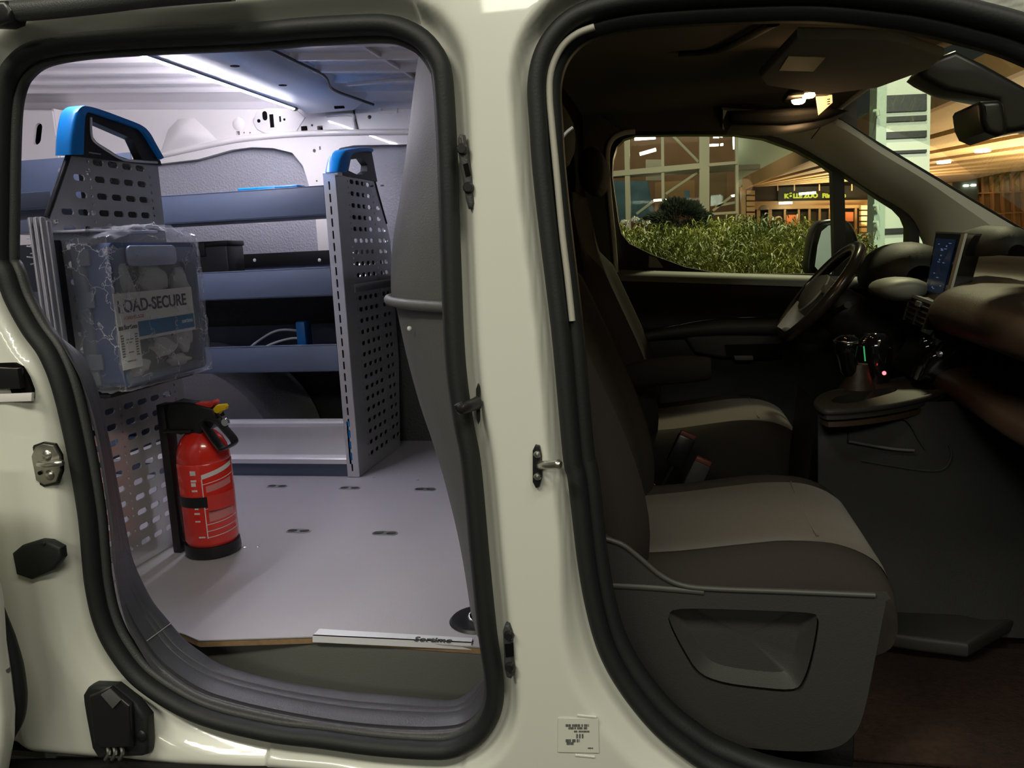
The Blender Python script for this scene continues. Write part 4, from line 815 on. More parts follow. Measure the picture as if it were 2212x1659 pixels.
# belt buckles
mt['dimred'] = M('dull_red_plastic',(.16,.035,.025),.5)
def buckle(px0, px1, py0, py1, y, lab, m):
    t = thing('belt_buckle', lab, 'buckle', tuple(oY((px0+px1)/2,py1,y)))
    a = oY(px0+30,py0,y); b = oY(px0,py1,y); d = _n(b-a); s_ = np.cross(d,[0,1,0]); L_ = np.linalg.norm(b-a)
    rt_ = np.array([_n(s_),[0,1,0],-d]).T; c_ = (a+b)/2
    box('buckle_body', tuple(c_), (.038,.024,L_), m, t, .005, rot=[list(r) for r in rt_])
    box('release_button', tuple(a-d*.002), (.034,.016,.012), 'dimred', t, .002, rot=[list(r) for r in rt_], label='red release button')
    tube('stalk', [tuple(b),tuple(b+np.array([-.03,.0,-.06])),tuple(b+np.array([-.05,.0,-.14]))], .007, 'black', t, smoothn=3)
buckle(1455,1500,942,1005,.645,'black seat belt buckle standing between the seats','black')
buckle(1488,1525,998,1060,.600,'grey seat belt buckle beside the passenger cushion','cabgrey')
tube('belt_tongue', [oY(1380,1025,.60),oY(1415,1048,.60)], .002, 'chrome', ps, smoothn=0)
# ---- dashboard
da = thing('dashboard', 'dark brown dashboard with screen, vents and storage shelves', 'dashboard', (.62,.7,.45))
dp = [(1.05,1.135),(.88,1.155),(.80,1.150),(.75,1.125),(.725,1.085),(.68,1.072),(.63,1.082),(.57,1.078),(.525,1.064),(.503,1.042),(.497,1.018),(.508,.998),(.54,.982),(.60,.972),(.72,.965)]
Pd = cr(dp,4)
def dsx(y):
    k = sst(.62,.78,y); return [(x+.05*float(k)*(x<.7), y, z+.010*math.sin(y*2)) for x,z in Pd]
loft('upper_dash', [dsx(y) for y in np.linspace(-.02,1.38,40)], 'dash', da, closed=False, sharp=80)
for nm_,sec_ in (('dash_end',dsx(-.02)),('lower_dash_end',[(x,-.02,z) for x,z in cr([(.72,.965),(.70,.93),(.64,.905),(.60,.895),(.566,.880),(.556,.862),(.562,.845),(.60,.825),(.66,.78),(.70,.70),(.74,.58),(.80,.42)],4)])): mesh(nm_, list(sec_)+[(1.05,-.02,sec_[-1][2]),(1.05,-.02,sec_[0][2])], [tuple(range(len(sec_)+2))], 'dash', da)
tube('dash_pocket_edge', [(.70,y,1.078) for y in np.linspace(.10,.60,6)], .006, 'cabdark', da, smoothn=3)
lp_ = [(.72,.965),(.70,.93),(.64,.905),(.60,.895),(.566,.880),(.556,.862),(.562,.845),(.60,.825),(.66,.78),(.70,.70),(.74,.58),(.80,.42)]
Pl = cr(lp_,4)
loft('lower_dash', [[(x-.02*float(sst(.1,.55,y)),y,z+.02*float(sst(.3,.6,y))) for x,z in Pl] for y in np.linspace(-.02,1.38,34)], 'dash', da, closed=False, sharp=80)
lathe('cup_mount', [(0,.001),(.03,.001),(.055,.0),(.06,-.004)], (.672,.50,.885), 'cabdark', da, 24)
# instrument hood and grey surround
loft('instrument_hood', [[(.58+.10*math.cos(a)*s,y,1.085+.085*math.sin(a)*s) for a in np.linspace(-.35,math.pi+.35,18)] for y,s in ((.98,.35),(1.0,.7),(1.03,.92),(1.12,1.0),(1.21,.96),(1.26,.8),(1.29,.5))], 'cabdark', da, closed=False, sharp=80)
loft('hood_surround', [[(.515+.055*math.cos(a)*s,y,1.066+.026*math.sin(a)*s) for a in np.linspace(0,2*math.pi,20,endpoint=False)] for y,s in ((.84,.3),(.845,.7),(.86,.95),(.90,1.05),(.96,1.0),(1.02,.8),(1.04,.4))], 'ledge', da, sharp=80)
box('instrument_screen', (.545,1.12,1.09), (.01,.17,.07), 'gloss', da, .004)
# tablet screen on the dash
sc = [oY(1997,641,.86),oY(2022,500,.86),oY(2088,503,.72),oY(2048,655,.72)]
n_ = _n(np.cross(sc[1]-sc[0], sc[3]-sc[0])); n_ = n_ if n_[0]<0 else -n_
def quadbox(name, q_, th, m, parent, label=None):
    v = [p for p in q_]+[p-n_*th for p in q_]; return mesh(name, v, [(0,1,2,3),(7,6,5,4),(0,4,5,1),(1,5,6,2),(2,6,7,3),(3,7,4,0)], m, parent, False, label)
def qi(u,v): return (sc[0]*(1-u)+sc[3]*u)*(1-v)+(sc[1]*(1-u)+sc[2]*u)*v
quadbox('screen_body', sc, .035, 'gloss', da)
mt['pale_edge'] = M('pale_screen_edge',(.50,.51,.46),.45); mt['screen'] = M('screen_blue',(.02,.04,.10),.2,emit=.02,ecol=(.10,.20,.55)); mt['pix'] = M('screen_pixels',(.2,.3,.6),.2,emit=.14,ecol=(.45,.6,1)); 
quadbox('display', [qi(a,b)+n_*.001 for a,b in ((.06,.10),(.06,.90),(.72,.90),(.72,.10))], .002, 'screen', da, 'lit dark blue display')
for k in range(16):
    a,b = random.uniform(.1,.62),random.uniform(.14,.84); w_,h_ = random.choice(((.05,.012),(.03,.02),(.08,.010)))
    quadbox('display_icon', [qi(a,b)+n_*.0018,qi(a,b+h_)+n_*.0018,qi(a+w_,b+h_)+n_*.0018,qi(a+w_,b)+n_*.0018], .0006, 'pix', da)
quadbox('silver_frame', [qi(.90,.02)+n_*.0035,qi(.90,.98)+n_*.0035,qi(1.01,.99)+n_*.0035,qi(1.01,.01)+n_*.0035], .005, 'pale_edge', da, 'silver screen edge')
quadbox('frame_top', [qi(.02,.975)+n_*.002,qi(.02,1.0)+n_*.002,qi(1.0,1.0)+n_*.002,qi(1.0,.975)+n_*.002], .03, 'satin', da)
loft('screen_hood', [[(.655+.055*math.cos(a)*s,y,1.145+.055*math.sin(a)*s) for a in np.linspace(-.2,math.pi+.1,16)] for y,s in ((.64,.3),(.655,.7),(.69,.95),(.80,1.02),(.88,.9),(.91,.5))], 'cabdark', da, closed=False, sharp=80)
# air vents below the screen
vq = [oY(1953,690,.86),oY(1968,636,.86),oY(2020,655,.72),oY(2000,712,.72)]
def vi(u,v): return (vq[0]*(1-u)+vq[3]*u)*(1-v)+(vq[1]*(1-u)+vq[2]*u)*v
quadbox('vent_body', vq, .05, 'cabdark', da)
quadbox('vent_top', [vi(-.03,.92)+n_*.003,vi(-.03,1.03)+n_*.003,vi(1.03,1.03)+n_*.003,vi(1.03,.92)+n_*.003], .01, 'satin', da)
for k in range(4):
    b = .12+.2*k; quadbox('vent_slat', [vi(.04,b)+n_*.004,vi(.04,b+.05)+n_*.004,vi(.96,b+.05)+n_*.004,vi(.96,b)+n_*.004], .012, 'cabgrey', da)
for a in (.02,.48,.94): quadbox('vent_post', [vi(a,0)+n_*.005,vi(a,.9)+n_*.005,vi(a+.04,.9)+n_*.005,vi(a+.04,0)+n_*.005], .012, 'cabgrey', da)
quadbox('vent_tab', [vi(.40,.70)+n_*.007,vi(.40,.88)+n_*.007,vi(.58,.88)+n_*.007,vi(.58,.70)+n_*.007], .008, 'satin', da)
# centre stack
cst = [(.56,.985),(.535,.95),(.515,.905),(.505,.885),(.60,.87),(.70,.90),(.70,.99)]
plate('centre_stack', cst, 'Y', .82, .22, 'gloss', da, fn=lambda u,v,w:(u,.82+w,v), bev=.008, bseg=2)
for k,(a,b) in enumerate(((2000,750),(2016,770),(2030,765),(1996,738),(2010,742))): lathe('stack_key', [(0,.004),(.006,.003),(.008,0)], oY(a,b,.70), 'chrome' if k==2 else 'gloss', da, 12, (-.4,-1,.2))
# ---- centre console with gear lever
co = thing('centre_console', 'dark centre console with gear lever, cup holder and side pocket', 'console', (.45,.70,.42))
ct = [(1764,872),(1772,858),(1800,846),(1850,838),(1960,815),(2040,806),(2060,815),(2050,838),(1985,862),(1890,880),(1800,888),(1775,884)]
tp = [oZ(a,b,.872) for a,b in ct]; tpP = cr([(p[0],p[1]) for p in tp],3,True)
cup = [(oZ(2005+38*math.cos(t),830+13*math.sin(t),.872)[0],oZ(2005+38*math.cos(t),830+13*math.sin(t),.872)[1]) for t in np.linspace(0,2*math.pi,20,endpoint=False)]
pit = [(oZ(a,b,.872)[0],oZ(a,b,.872)[1]) for a,b in ((1795,868),(1815,856),(1862,848),(1925,838),(1935,846),(1880,862),(1830,872))]
plate('console_top', [tuple(p) for p in tpP], 'Z', .864, .018, 'cabgrey', co, holes=[cup,[tuple(p) for p in cr(pit,3,True)]], bev=0)
plate('console_well', [tuple(p*.97+np.mean(tpP,axis=0)*.03) for p in tpP], 'Z', .845, .010, 'dash', co)
tube('console_rim', [np.array([p[0],p[1],.870]) for p in cr([(q_[0],q_[1]) for q_ in tp],2,True)], .006, 'cabgrey', co, closed=True, smoothn=2)
def csd(x):
    z1 = .86+.02*max(0,x-.4); return [(x,.60+.05*max(0,.34-x)*6,z1),(x,.585,z1-.03),(x-.0,.575,z1-.12),(x,.565,z1-.24),(x,.54,z1-.36),(x,.50,.42)]
loft('console_side', [csd(x) for x in np.linspace(.285,.74,12)], 'cabdark', co, closed=False)
loft('console_rear', [[(.285,.60+.25*t,.86),(.27,.59+.27*t,.70),(.26,.58+.3*t,.42)] for t in np.linspace(0,1,5)], 'cabdark', co, closed=False)
pk = [(1832,955),(1838,925),(1862,910),(1900,904),(1945,903),(1965,915),(1985,950),(1998,970)]
tube('pocket_line', [oY(a,b,.574) for a,b in pk], .0016, 'cabgrey', co, smoothn=5, seg=6)
tube('pocket_lip', [oY(a,b,.566) for a,b in ((1833,953),(1870,960),(1930,970),(1975,973))], .003, 'plastic_grey', co, smoothn=4)
tube('pocket_line', [oY(a,b,.570) for a,b in ((1860,995),(1920,1005),(2000,1017),(2040,1012),(2055,985),(2050,960))], .0014, 'cabgrey', co, smoothn=5, seg=6)
# gear lever, key pod and lamp
gl_ = oY(1850,815,.70)
loft('lever_boot', [[(gl_[0]+dx+r*math.cos(a),.70+r*.9*math.sin(a),z) for a in np.linspace(0,2*math.pi,14,endpoint=False)] for r,z,dx in ((.045,.855,0),(.036,.875,.002),(.024,.90,.004),(.018,.925,.004))], 'dash', co)
kn = oY(1832,765,.70)
loft('gear_knob', [[(kn[0]+dx+r*math.cos(a),.70+r*1.1*math.sin(a),kn[2]+z) for a in np.linspace(0,2*math.pi,20,endpoint=False)] for r,z,dx in ((.014,-.045,.004),(.018,-.035,.003),(.020,-.015,0),(.026,.005,-.002),(.028,.02,-.002),(.024,.034,-.002),(.012,.041,-.002))], 'gloss', co, sharp=80)
tube('knob_trim', [(kn[0]-.002+.026*math.cos(a),.70+.029*math.sin(a),kn[2]+.028) for a in np.linspace(math.pi*.6,math.pi*1.7,8)], .003, 'chrome', co, smoothn=3)
kp = oY(1890,760,.78)
loft('lever_surround', [[(kp[0]+r*math.cos(a),.78+r*math.sin(a),kp[2]+z) for a in np.linspace(0,2*math.pi,18,endpoint=False)] for r,z in ((.03,-.07),(.034,-.03),(.036,.01),(.032,.03),(.02,.042))], 'gloss', co, sharp=80)
mt['green_led'] = M('green_light_line',(.05,.5,.12),.4,emit=.35,ecol=(.1,.8,.25)); mt['red_led'] = M('red_indicator',(1,.05,.05),.4,emit=9,ecol=(1,.05,.06))
tube('green_line', [oY(1866,748,.672),oY(1869,780,.672)], .0014, 'green_led', co, smoothn=0, seg=6)
for k in range(5): tube('key_glint', [oY(1862+k*3,742-5*k,.672),oY(1868+k*3,738-4*k,.672)], .0012, 'chrome', co, smoothn=0, seg=6)
lathe('red_lamp', [(0,.003),(.003,.0025),(.0042,0)], oY(1910,806,.70), 'red_led', co, 12, (0,-1,.3))
lathe('cup_well', [(.0,-.05),(.03,-.05),(.034,0)], (np.mean([c[0] for c in cup]),np.mean([c[1] for c in cup]),.866), 'gap', co, 20)
# floor ledge beside the tunnel
le = [(1905,1262),(1985,1268),(2030,1280),(2075,1325),(2120,1335),(2190,1335),(2092,1390),(1990,1378),(1905,1365)]
lz = .455
plate('floor_ledge', [(oZ(a,b,lz)[0],oZ(a,b,lz)[1]) for a,b in le], 'Z', lz-.015, .03, 'cabgrey', fc, bev=.008, bseg=2)
plate('floor_mat', rrect(.20,.10,.75,.48,.06), 'Z', .404, .008, M('brown_mat',(.034,.021,.017),.95,noise=.5,nscale=90,bump=1,bscale=200,spec=.1), fc, bev=.003, label='brown ribbed floor mat')
lo2 = [(.80,.48,.405),(.62,.50,.44),(.55,.55,.60)]
# ---- steering wheel
sw = thing('steering_wheel', 'small steering wheel with silver spokes in front of the driver seat', 'steering wheel', (.37,1.12,1.05))
c0 = np.array([.372,1.12,1.048]); uu = _n(np.array([.175,0,.215])); vv = np.array([0,1.,0]); ww = _n(np.cross(uu,vv)); ww = ww if ww[0]<0 else -ww
def wp(a,b,c=0): return c0+uu*a+vv*b+ww*c
ring = []
for t in np.linspace(0,2*math.pi,24,endpoint=False):
    a,b = .146*math.cos(t),.168*math.sin(t); a = max(a,-.128); ring.append(wp(a,b))
tube('rim', ring, .0155, M('wheel_leather',(.030,.022,.018),.25), sw, closed=True, smoothn=3, seg=14)
tube('rim_insert', [wp(.132*math.cos(t),.153*math.sin(t),.008) for t in np.linspace(-1.5,1.5,14)], .0035, 'pale_edge', sw, smoothn=3)
loft('airbag_cover', [[wp(.062*s*math.cos(t)*(1.1 if math.cos(t)<0 else .8),.078*s*math.sin(t),h) for t in np.linspace(0,2*math.pi,22,endpoint=False)] for s,h in ((.8,-.03),(1.0,-.01),(1.0,.008),(.85,.022),(.5,.03),(.1,.032))], 'ledge', sw, sharp=80)
for s in (-1,1): tube('spoke', [wp(.01,.06*s,.0),wp(.012,.11*s,.004),wp(.005,.155*s,.0)], [.014,.012,.013], 'satin', sw, smoothn=3, flat=1.3)
tube('lower_spoke', [wp(-.05,0,0),wp(-.09,0,.004),wp(-.125,0,0)], [.020,.016,.018], 'pale_edge', sw, smoothn=3, flat=1.5)
tube('cover_trim', [wp(.056*math.cos(t)*(1.15 if math.cos(t)<0 else .85),.082*math.sin(t),.012) for t in np.linspace(0,2*math.pi,20,endpoint=False)], .003, 'pale_edge', sw, closed=True, smoothn=2)
lathe('column_shroud', [(.05,-.0),(.06,.05),(.065,.14),(.06,.2)], wp(0,0,-.03), 'cabdark', sw, 20, tuple(-ww))
tube('column_stalk', [wp(-.02,-.05,-.05),wp(.0,-.13,-.045),wp(.01,-.175,-.04)], [.007,.006,.009], 'cabdark', sw, smoothn=3)
# outside mirror beyond the far door
om = thing('wing_mirror', 'black outside mirror beyond the far cab door', 'mirror', (.52,1.72,1.05))
mo = [(1742,580),(1748,530),(1757,495),(1770,478),(1800,473),(1830,478),(1848,505),(1856,545),(1852,585),(1800,602),(1755,596)]
plate('mirror_housing', [tuple(p) for p in cr(xz(mo,1.72),3,True)], 'Y', 1.76, .13, 'black', om, bev=.018, bseg=3)
mg = [(1758,575),(1763,530),(1770,500),(1782,488),(1798,486),(1799,590),(1770,592)]
mgp = xz(mg,1.69); mgx = max(p[0] for p in mgp)
plate('mirror_glass', mgp, 'Y', 0, .004, M('mirror_silver',(.75,.8,.78),.03,metal=1), om, fn=lambda u,v,w:(u,1.600+(mgx-u)*1.25+w,v))
box('mirror_foot', (.56,1.62,1.03), (.08,.18,.04), 'black', om, .01)
# ================================================================ OUTSIDE
mt['asphalt'] = M('asphalt',(.06,.06,.058),.9,noise=.4,nscale=60,bump=.6,bscale=80)
g = mesh('ground', [(-30,-12,0),(60,-12,0),(60,70,0),(-30,70,0)], [(0,1,2,3)], 'asphalt'); struct(g,'dark asphalt ground','ground')
# ---- hedge: leafy blades
def hedge(name, X0_, X1_, Y0_, Y1_, ztop, n, cols, seed, lab, bl=.058, bump_=.10):
    rs = np.random.RandomState(seed); t = thing(name, lab, 'hedge', ((X0_+X1_)/2,Y0_,0))
    v = []; f = []
    for k in range(n):
        x = rs.uniform(X0_,X1_); y = rs.uniform(Y0_,Y1_)**1; h = ztop+bump_*(math.sin(x*3.1+seed)+math.sin(x*7.3+y*3))*.5-.25*max(0,(Y0_+.35-y))
        z = h-abs(rs.randn())*.22-rs.rand()*.25; L_ = bl*rs.uniform(.5,1.4); w_ = L_*.055
        a = rs.uniform(0,2*math.pi); e = rs.uniform(.1,1.2); d = np.array([math.cos(a)*math.cos(e),math.sin(a)*math.cos(e),math.sin(e)]); s = _n(np.cross(d,rs.randn(3)))
        p = np.array([x,y,z]); i = len(v); m_ = p+d*L_*.5+np.array([0,0,.01]); q_ = p+d*L_+np.array([0,0,-.02])
        v += [p-s*w_*.4,p+s*w_*.4,m_+s*w_,m_-s*w_,q_]; f += [(i,i+1,i+2,i+3),(i+3,i+2,i+4)]
    m = bpy.data.materials.new(name+'_leaf'); m.use_nodes = True; nt = m.node_tree; b = nt.nodes['Principled BSDF']; b.inputs['Roughness'].default_value = .5
    tc = nt.nodes.new('ShaderNodeTexCoord'); ns = nt.nodes.new('ShaderNodeTexNoise'); ns.inputs['Scale'].default_value = 3; r = nt.nodes.new('ShaderNodeValToRGB')
    r.color_ramp.elements[0].color = (*cols[0],1); r.color_ramp.elements[1].color = (*cols[1],1); r.color_ramp.elements[0].position = .35; r.color_ramp.elements[1].position = .65
    nt.links.new(tc.outputs['Object'], ns.inputs['Vector']); nt.links.new(ns.outputs['Fac'], r.inputs[0]); nt.links.new(r.outputs[0], b.inputs['Base Color'])
    stuff(mesh('foliage', v, f, m, t, True))
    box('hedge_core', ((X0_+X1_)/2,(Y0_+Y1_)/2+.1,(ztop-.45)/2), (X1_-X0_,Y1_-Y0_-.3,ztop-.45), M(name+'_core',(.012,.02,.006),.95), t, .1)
    return t
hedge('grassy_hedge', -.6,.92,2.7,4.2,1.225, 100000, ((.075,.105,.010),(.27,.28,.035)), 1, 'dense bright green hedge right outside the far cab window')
sh_ = thing('round_bush', 'dark round bush behind the hedge in front of the glass building', 'bush', tuple(oY(1475,470,9)*np.array([1,1,0])))
pb = oY(1470,474,9); rs = np.random.RandomState(4); v=[];f=[]
for k in range(5000):
    d = _n(rs.randn(3)); p = pb+d*np.array([.34,.25,.20])*(1+.12*math.sin(5*d[0]+3*d[2])+.1*math.sin(9*d[2]))*rs.uniform(.7,1.08); s = _n(np.cross(d,rs.randn(3))); i=len(v); v += [p-s*.015,p+s*.015,p+d*.05+s*.01]; f.append((i,i+1,i+2))
stuff(mesh('foliage', v, f, M('bush_leaf',(.022,.03,.014),.7), sh_)); tube('bush_stem', [(pb[0],9,0),(pb[0],9,pb[2])], .03, M('bark',(.05,.035,.02),.9), sh_, smoothn=0)
for k,(a,b) in enumerate(((1350,480),(1372,474),(1396,482))):
    p = oY(a,b,5.5); fb = thing('flower_head', ['pale flower cluster at the left end of the hedge','pale flower cluster in the middle of the three above the hedge','pale flower cluster nearest the dark bush above the hedge'][k], 'flowers', (p[0],p[1],p[2]-.03)); rs = np.random.RandomState(k); v=[];f=[]
    for j in range(150):
        q_ = p+np.clip(rs.randn(3),-2,2)*np.array([.014,.014,.010]); i=len(v); s = rs.randn(3)*.008; u_ = rs.randn(3)*.008; v += [q_,q_+s,q_+u_]; f.append((i,i+1,i+2))
    stuff(mesh('petals', v, f, M('petal',(.5,.48,.40),.6), fb)); tube('stalk', [p,p*np.array([1,1,0])], .004, 'cabdark', fb, smoothn=0)
# ---- glazed building
YG = 24.0
mt['paneglass'] = glassm('hall_glazing',(.9,.92,.88),.06)
gb = thing('glass_building', 'glazed hall with pale steel grid seen through the far cab window', 'building', tuple(oY(1450,560,YG)*np.array([1,1,0])))
mt['frame'] = M('pale_steel_frame',(.52,.50,.36),.5); mt['hallwall'] = M('hall_brown_wall',(.12,.065,.035),.8,noise=.3,nscale=1.5); mt['hallblue'] = M('hall_blue_goods',(.05,.11,.16),.6,noise=.5,nscale=3); mt['tubelight'] = M('tube_light',(1,.95,.8),.4,emit=14,ecol=(1,.93,.72))
mt['hallgrey'] = M('hall_grey',(.25,.23,.18),.7)
def G(name, pts, y, th, m, parent, **k): return plate(name, xz(pts,y), 'Y', y, th, m, parent, **k)
def bar(name, a, b, wpx, y, m, parent, dep=.2):
    A_,B_ = oY(*a,y),oY(*b,y); w_ = wpx*(y+1.1)/F/2; d = _n(B_-A_); s = np.cross(d,[0,1,0])*w_; n = np.array([0,dep/2,0])
    v = [A_-s-n,A_+s-n,B_+s-n,B_-s-n,A_-s+n,A_+s+n,B_+s+n,B_-s+n]; return mesh(name, v, [(0,1,2,3),(7,6,5,4),(0,4,5,1),(1,5,6,2),(2,6,7,3),(3,7,4,0)], m, parent)
for a,b,w_ in (((1352,180),(1360,600),10),((1430,180),(1434,600),6),((1521,180),(1521,600),20),((1590,180),(1592,600),6),((1270,180),(1282,600),10)): bar('column', a,b,w_,YG,'frame',gb,.4)
for a,b,w_ in (((1240,384),(1512,359),11),((1530,357),(1592,352),6),((1240,250),(1592,236),10),((1530,463),(1592,459),5)): bar('beam', a,b,w_,YG-.1,'frame',gb,.3)
for a,b in (((1448,288),(1509,350)),((1506,373),(1438,419)),((1375,462),(1412,434)),((1540,455),(1580,424)),((1545,445),(1590,437))): bar('brace', a,b,5,YG+.1,'frame',gb,.1)
for a,b in (((1240,290),(1270,600)),((1270,290),(1352,600)),((1352,180),(1430,600)),((1430,180),(1521,600)),((1521,180),(1591,600))):
    G('pane', [(a[0],a[1]),(b[0],a[1]),(b[0],b[1]),(a[0],b[1])], YG+.05, .03, 'paneglass', gb)
G('hall_back', [(1180,120),(1640,120),(1640,620),(1180,620)], YG+6, .2, 'hallwall', gb)
G('goods_stack', [(1300,392),(1400,392),(1415,480),(1300,480)], YG+4, .5, 'hallblue', gb); G('goods_stack', [(1415,395),(1500,390),(1500,460),(1415,460)], YG+4.5, .5, M('hall_tan',(.22,.13,.06),.8), gb)
G('hall_floor_slab', [(1180,377),(1640,356),(1640,366),(1180,392)], YG+2, .6, 'hallgrey', gb); G('hall_partition', [(1395,345),(1430,345),(1430,390),(1395,390)], YG+3, .1, 'hallgrey', gb); G('hall_partition', [(1530,368),(1570,368),(1570,440),(1535,440)], YG+3, .1, M('hall_brown2',(.20,.13,.07),.8), gb)
G('hall_door', [(1478,412),(1490,412),(1490,455),(1478,455)], YG+3.9, .1, 'hallblue', gb)
for k,(a,b,w_) in enumerate((((1371,300),(1416,297),6),((1382,333),(1417,323),6),((1541,295),(1553,295),5),((1556,294),(1561,294),4),((1533,314),(1552,313),4),((1556,313),(1562,312),4),((1585,295),(1586,322),4),((1412,433),(1430,432),4),((1435,432),(1452,431),4),((1579,424),(1588,422),4))):
    bar('tube_lamp', a,b,w_,YG+2,'tubelight',gb,.1)
# ---- pale green side wall and shop with timber canopy
YS = 26.0
mt['palegreen'] = M('pale_green_cladding',(.22,.26,.19),.6); mt['timber'] = M('timber_boards',(.60,.44,.24),.6,noise=.2,nscale=.8); mt['timberd'] = M('timber_edge',(.42,.24,.10),.6,noise=.2,nscale=.8); mt['shopdark'] = M('shop_dark_front',(.06,.04,.025),.6)
shp = thing('shop_building', 'shop under a timber canopy with green illuminated sign', 'building', tuple(oY(1740,580,YS)*np.array([1,1,0])))
G('side_cladding', [(1592,180),(1820,180),(1820,300),(1600,405),(1592,405)], YS+.5, .3, 'palegreen', shp, label='pale green upper wall')
G('shop_front', [(1600,400),(1900,390),(1900,620),(1600,620)], YS+.4, .2, 'shopdark', shp)
G('sign_board', [(1680,405),(1880,400),(1880,436),(1680,436)], YS+.2, .2, M('sign_black',(.012,.012,.008),.6), shp)
mt['signgreen'] = M('sign_green',(.35,.42,.03),.5,emit=.42,ecol=(.50,.58,.06))
ux_ = oY(1800,420,YS)-oY(1700,422,YS)
sn = text('sign_lettering', 'KÖLLE ZOO', oY(1694,428,YS+.05), ux_, (0,0,1), .18, 'signgreen', shp, thick=.03, bold=.012)
text('sign_lettering', 'Für Tiere', oY(1776,427,YS+.05), ux_, (0,0,1), .18, 'signgreen', shp, thick=.03, bold=.01)
mt['shoplit'] = M('shop_lit_inside',(.5,.30,.13),.8,emit=.10,ecol=(.9,.5,.2)); mt['poster'] = M('orange_poster',(.7,.2,.06),.6,emit=.25,ecol=(.9,.25,.07)); mt['shopframe'] = M('shop_frame',(.40,.27,.13),.5)
G('shop_interior', [(1612,446),(1860,444),(1860,600),(1612,600)], YS+1.5, .1, 'shoplit', shp)
G('shop_floor_glow', [(1612,436),(1880,432),(1880,450),(1612,452)], YS+.1, .3, 'shopframe', shp)
for x_ in (1638,1663,1695,1725,1748,1770,1792,1812,1848): bar('door_post', (x_,448),(x_,600),4 if x_>1670 else 7,YS-.1,'shopframe',shp,.15)
bar('lintel', (1612,450),(1860,446),6,YS-.1,'shopframe',shp,.2)
for x0 in (1668,1700,1728,1750,1773,1795): G('door_pane', [(x0,458),(x0+20,457),(x0+20,600),(x0,600)], YS+.05, .03, M('dim_pane',(.03,.028,.02),.15), shp)
for a,b,c,d in ((1699,464,1722,486),(1826,458,1843,478)): G('poster', [(a,b),(c,b),(c,d),(a,d)], YS-.05, .05, 'poster', shp)
lathe('round_notice', [(0,.05),(.12,.05),(.12,0)], oY(1681,475,YS-.1), 'timber', shp, 20, (0,-1,0))
lathe('dome_shade', [(.16,-.02),(.15,.05),(.09,.11),(0,.13)], oY(1650,452,YS-.6), 'hallgrey', shp, 20)
for a,b,w_ in (((1726,419),(1762,416),4),((1683,439),(1711,438),4)): bar('shop_tube_lamp', a,b,w_,YS-.5,'tubelight',shp,.1)
for k,x_ in enumerate((1612,1858)):
    for j in range(7 if k==0 else 8):
        y0 = (412 if k==0 else 444)+12*j; w_ = 18 if k==0 else 22
        G('timber_block', [(x_,y0),(x_+w_,y0),(x_+w_,y0+9),(x_,y0+9)], YS-.4, .25, 'timber', shp)
bar('corner_post', (1605,405),(1606,600),9,YS-.3,'timber',shp,.3)
for x_ in (1680,1716,1770,1840): bar('hanger', (x_,398),(x_,412),2,YS-.4,'timber',shp,.05)
# canopy: boards fanning out of the left corner towards the viewer
cn = thing('timber_canopy', 'warm lit timber canopy fanning out over the shop front', 'canopy', tuple(oY(1620,400,YS)))
O_ = oY(1612,405,YS-.5); zc_ = O_[2]
def cpt(px,py): return oZ(px,py,zc_)
aimf = cpt(1760,342); aimh = oY(1900,392,YS-.5); a0 = math.atan2(aimf[1]-O_[1],aimf[0]-O_[0]); a1 = math.atan2(aimh[1]-O_[1],aimh[0]-O_[0])
RL = 24.0; nb = 15
for k in range(nb):
    t0 = a0+(a1-a0)*(k/nb)**1.25; t1 = a0+(a1-a0)*((k+.86)/nb)**1.25; zz = zc_+.05*(k%2)
    P0 = [np.array([O_[0]+r*math.cos(t),O_[1]+r*math.sin(t),zz]) for r,t in ((.3,t0),(RL,t0),(RL,t1),(.3,t1))]
    v = P0+[p+np.array([0,0,.12]) for p in P0]; mesh('canopy_board', v, [(0,1,2,3),(7,6,5,4),(0,4,5,1),(1,5,6,2),(2,6,7,3),(3,7,4,0)], 'timber', cn)
P0 = [np.array([O_[0]+r*math.cos(a1),O_[1]+r*math.sin(a1),zc_+.22]) for r in (0,RL)]; P1 = [np.array([O_[0]+r*math.cos(a0),O_[1]+r*math.sin(a0),zc_+.22]) for r in (0,RL)]
mesh('canopy_deck', [P0[0],P0[1],P1[1],P0[0]+np.array([0,0,.1]),P0[1]+np.array([0,0,.1]),P1[1]+np.array([0,0,.1])], [(0,1,2),(5,4,3),(0,3,4,1),(1,4,5,2),(2,5,3,0)], 'timberd', cn)
fA = np.array([O_[0],O_[1],zc_-.05]); fB = np.array([O_[0]+RL*math.cos(a0),O_[1]+RL*math.sin(a0),zc_-.05]); nn = np.array([math.sin(a0),-math.cos(a0),0])*.12
mesh('canopy_fascia', [fA,fB,fB+[0,0,.34],fA+[0,0,.34],fA+nn,fB+nn,fB+nn+[0,0,.34],fA+nn+[0,0,.34]], [(0,1,2,3),(7,6,5,4),(0,4,5,1),(1,5,6,2),(2,6,7,3),(3,7,4,0)], 'timberd', cn)
for a,b in ((2039,348),(2123,323)):
    p = cpt(a,b); lathe('canopy_downlight', [(.14,0),(.15,.03),(.02,.06)], p-np.array([0,0,.05]), 'tubelight', cn, 16)
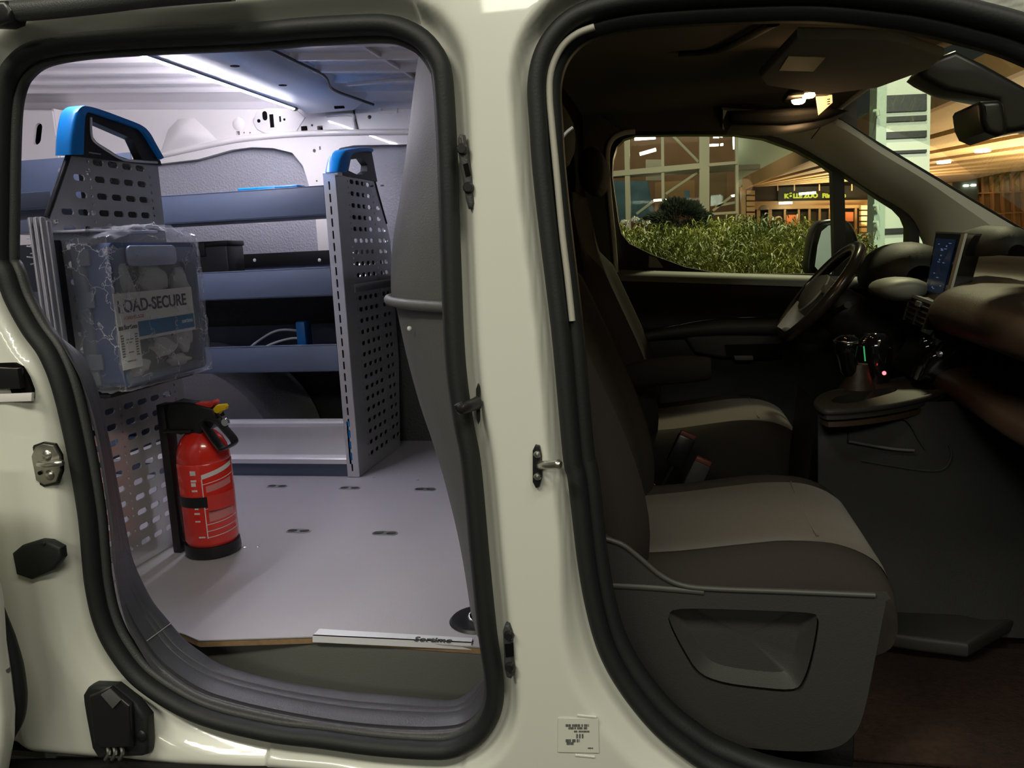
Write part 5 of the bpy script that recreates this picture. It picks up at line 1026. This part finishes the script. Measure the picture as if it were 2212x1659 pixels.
# hall side further right, seen through the windscreen
rb = thing('timber_hall', 'brown panelled hall front behind the windscreen', 'building', tuple(oY(2110,560,YS+2)*np.array([1,1,0])))
G('hall_front', [(1960,360),(2420,330),(2420,640),(1960,640)], YS+2.2, .3, M('panel_brown',(.50,.38,.20),.7,noise=.2,nscale=.6), rb)
G('dark_fascia', [(1960,372),(2080,352),(2212,322),(2420,280),(2420,330),(2212,362),(2080,392),(1960,400)], YS+1.0, .4, M('fascia_dark',(.12,.085,.05),.7,noise=.3,nscale=1), rb)
for k in range(9):
    x_ = 2075+22*k; bar('panel_rib', (x_,390-3*k),(x_+8,620),4,YS+1.9,'timberd',rb,.2)
for j in range(3): bar('panel_rail', (2060,420+45*j),(2420,405+45*j),3,YS+1.85,'timberd',rb,.2)
G('dark_window', [(2056,384),(2108,376),(2112,428),(2062,436)], YS+1.7, .1, M('dim_window',(.05,.07,.06),.1), rb)
for a,b in ((2082,401),(2098,400)): bar('window_lamp', (a,b),(a+10,b),3,YS+1.6,'tubelight',rb,.05)
# ---- striped pylon
YP = 8.0
py_ = thing('striped_pylon', 'pale green advertising pylon with dark horizontal stripes', 'pylon', tuple(oY(1930,560,YP)*np.array([1,1,0])))
mt['pylon'] = M('pylon_white',(.62,.68,.56),.5); mt['pylong'] = M('pylon_green',(.40,.50,.40),.5); mt['stripe'] = M('stripe_dark',(.010,.012,.009),.5)
G('pylon_face', [(1908,150),(2003,150),(1994,737),(1900,737)], YP, .25, 'pylon', py_); G('pylon_post', [(1888,150),(1908,150),(1900,737),(1874,737)], YP-.05, .3, 'pylong', py_)
for y0,y1 in ((206,243),(252,264),(285,300),(326,333),(493,505)): G('stripe', [(1911,y0+1),(2001,y0-3),(2001,y1-4),(1911,y1)], YP-.14, .04, 'stripe', py_)
for y0 in (240,445,480,535): tube('post_clamp', [oY(1888,y0,YP-.25),oY(1896,y0,YP-.28),oY(1897,y0+10,YP-.28)], .02, 'pylong', py_, smoothn=0, seg=8)
# lights outside: canopy, hall interior and added fill lamps
WARM = (1,.74,.42)
area('canopy_hall_light', tuple(O_+np.array([3.0,-1.5,-1.6])), tuple(O_+np.array([3.5,-2,0.3])), 3,1.2, 330, WARM)
area('canopy_hall_light', tuple(O_+np.array([5.5,-8,-2.0])), tuple(O_+np.array([6,-8.5,.3])), 4,2, 640, WARM)
area('canopy_hall_light', tuple(O_+np.array([5.0,-14,-2.0])), tuple(O_+np.array([5.2,-14,.3])), 3,2, 460, WARM)
area('outdoor_fill_light', (1.2,4.5,5.5), (1.0,3.6,1.0), .5,.5, 270, (1,.93,.55))  # unseen lamp added to light the hedge
area('outdoor_fill_light', (2.4,3.6,3.2), tuple(oY(1940,350,YP)), .6,.6, 150, (.92,1,.80))  # another added lamp, turned from the viewer, brightens the pylon face
area('canopy_hall_light', tuple(oY(2130,300,YS-3)), tuple(oY(2130,430,YS+2)), 4,1, 520, WARM)  # lamp put in ahead of the timber hall to lighten its panels
area('hall_lamp', tuple(oY(1450,200,YG+3)), tuple(oY(1450,420,YG+6)), 6,2, 160, (1,.85,.6))
area('front_fill_light', tuple(oY(1480,120,YG-6)), tuple(oY(1480,400,YG)), 4,1, 150, (1,.93,.66))  # out-of-view lamp added for the glazed hall's steel grid

# car park wall added behind the van for the mirror glass to reflect
cw = box('wall_added_for_mirror', (-11,3,2.2), (.3,22,4.4), M('concrete',(.34,.36,.31),.8,noise=.2,nscale=2), None, .02); struct(cw,'concrete car park wall added behind the van for the mirror','wall')
for k in range(3): tag(box('added_wall_tube', (-9.6,.5+2.2*k,2.55-.35*k), (.06,1.2,.06), 'tubelight', None, .02), ['tube lamp nearest the van on the added car park wall','middle tube lamp on the added car park wall','tube lamp farthest from the van on the added car park wall'][k], 'lamp', 'added wall tube lamps')
area('wall_fill_light', (-7.5,3,4.2), (-11,3,1.5), 3,1, 260, (.95,1,.85))  # added lamp that brightens the wall in the mirror
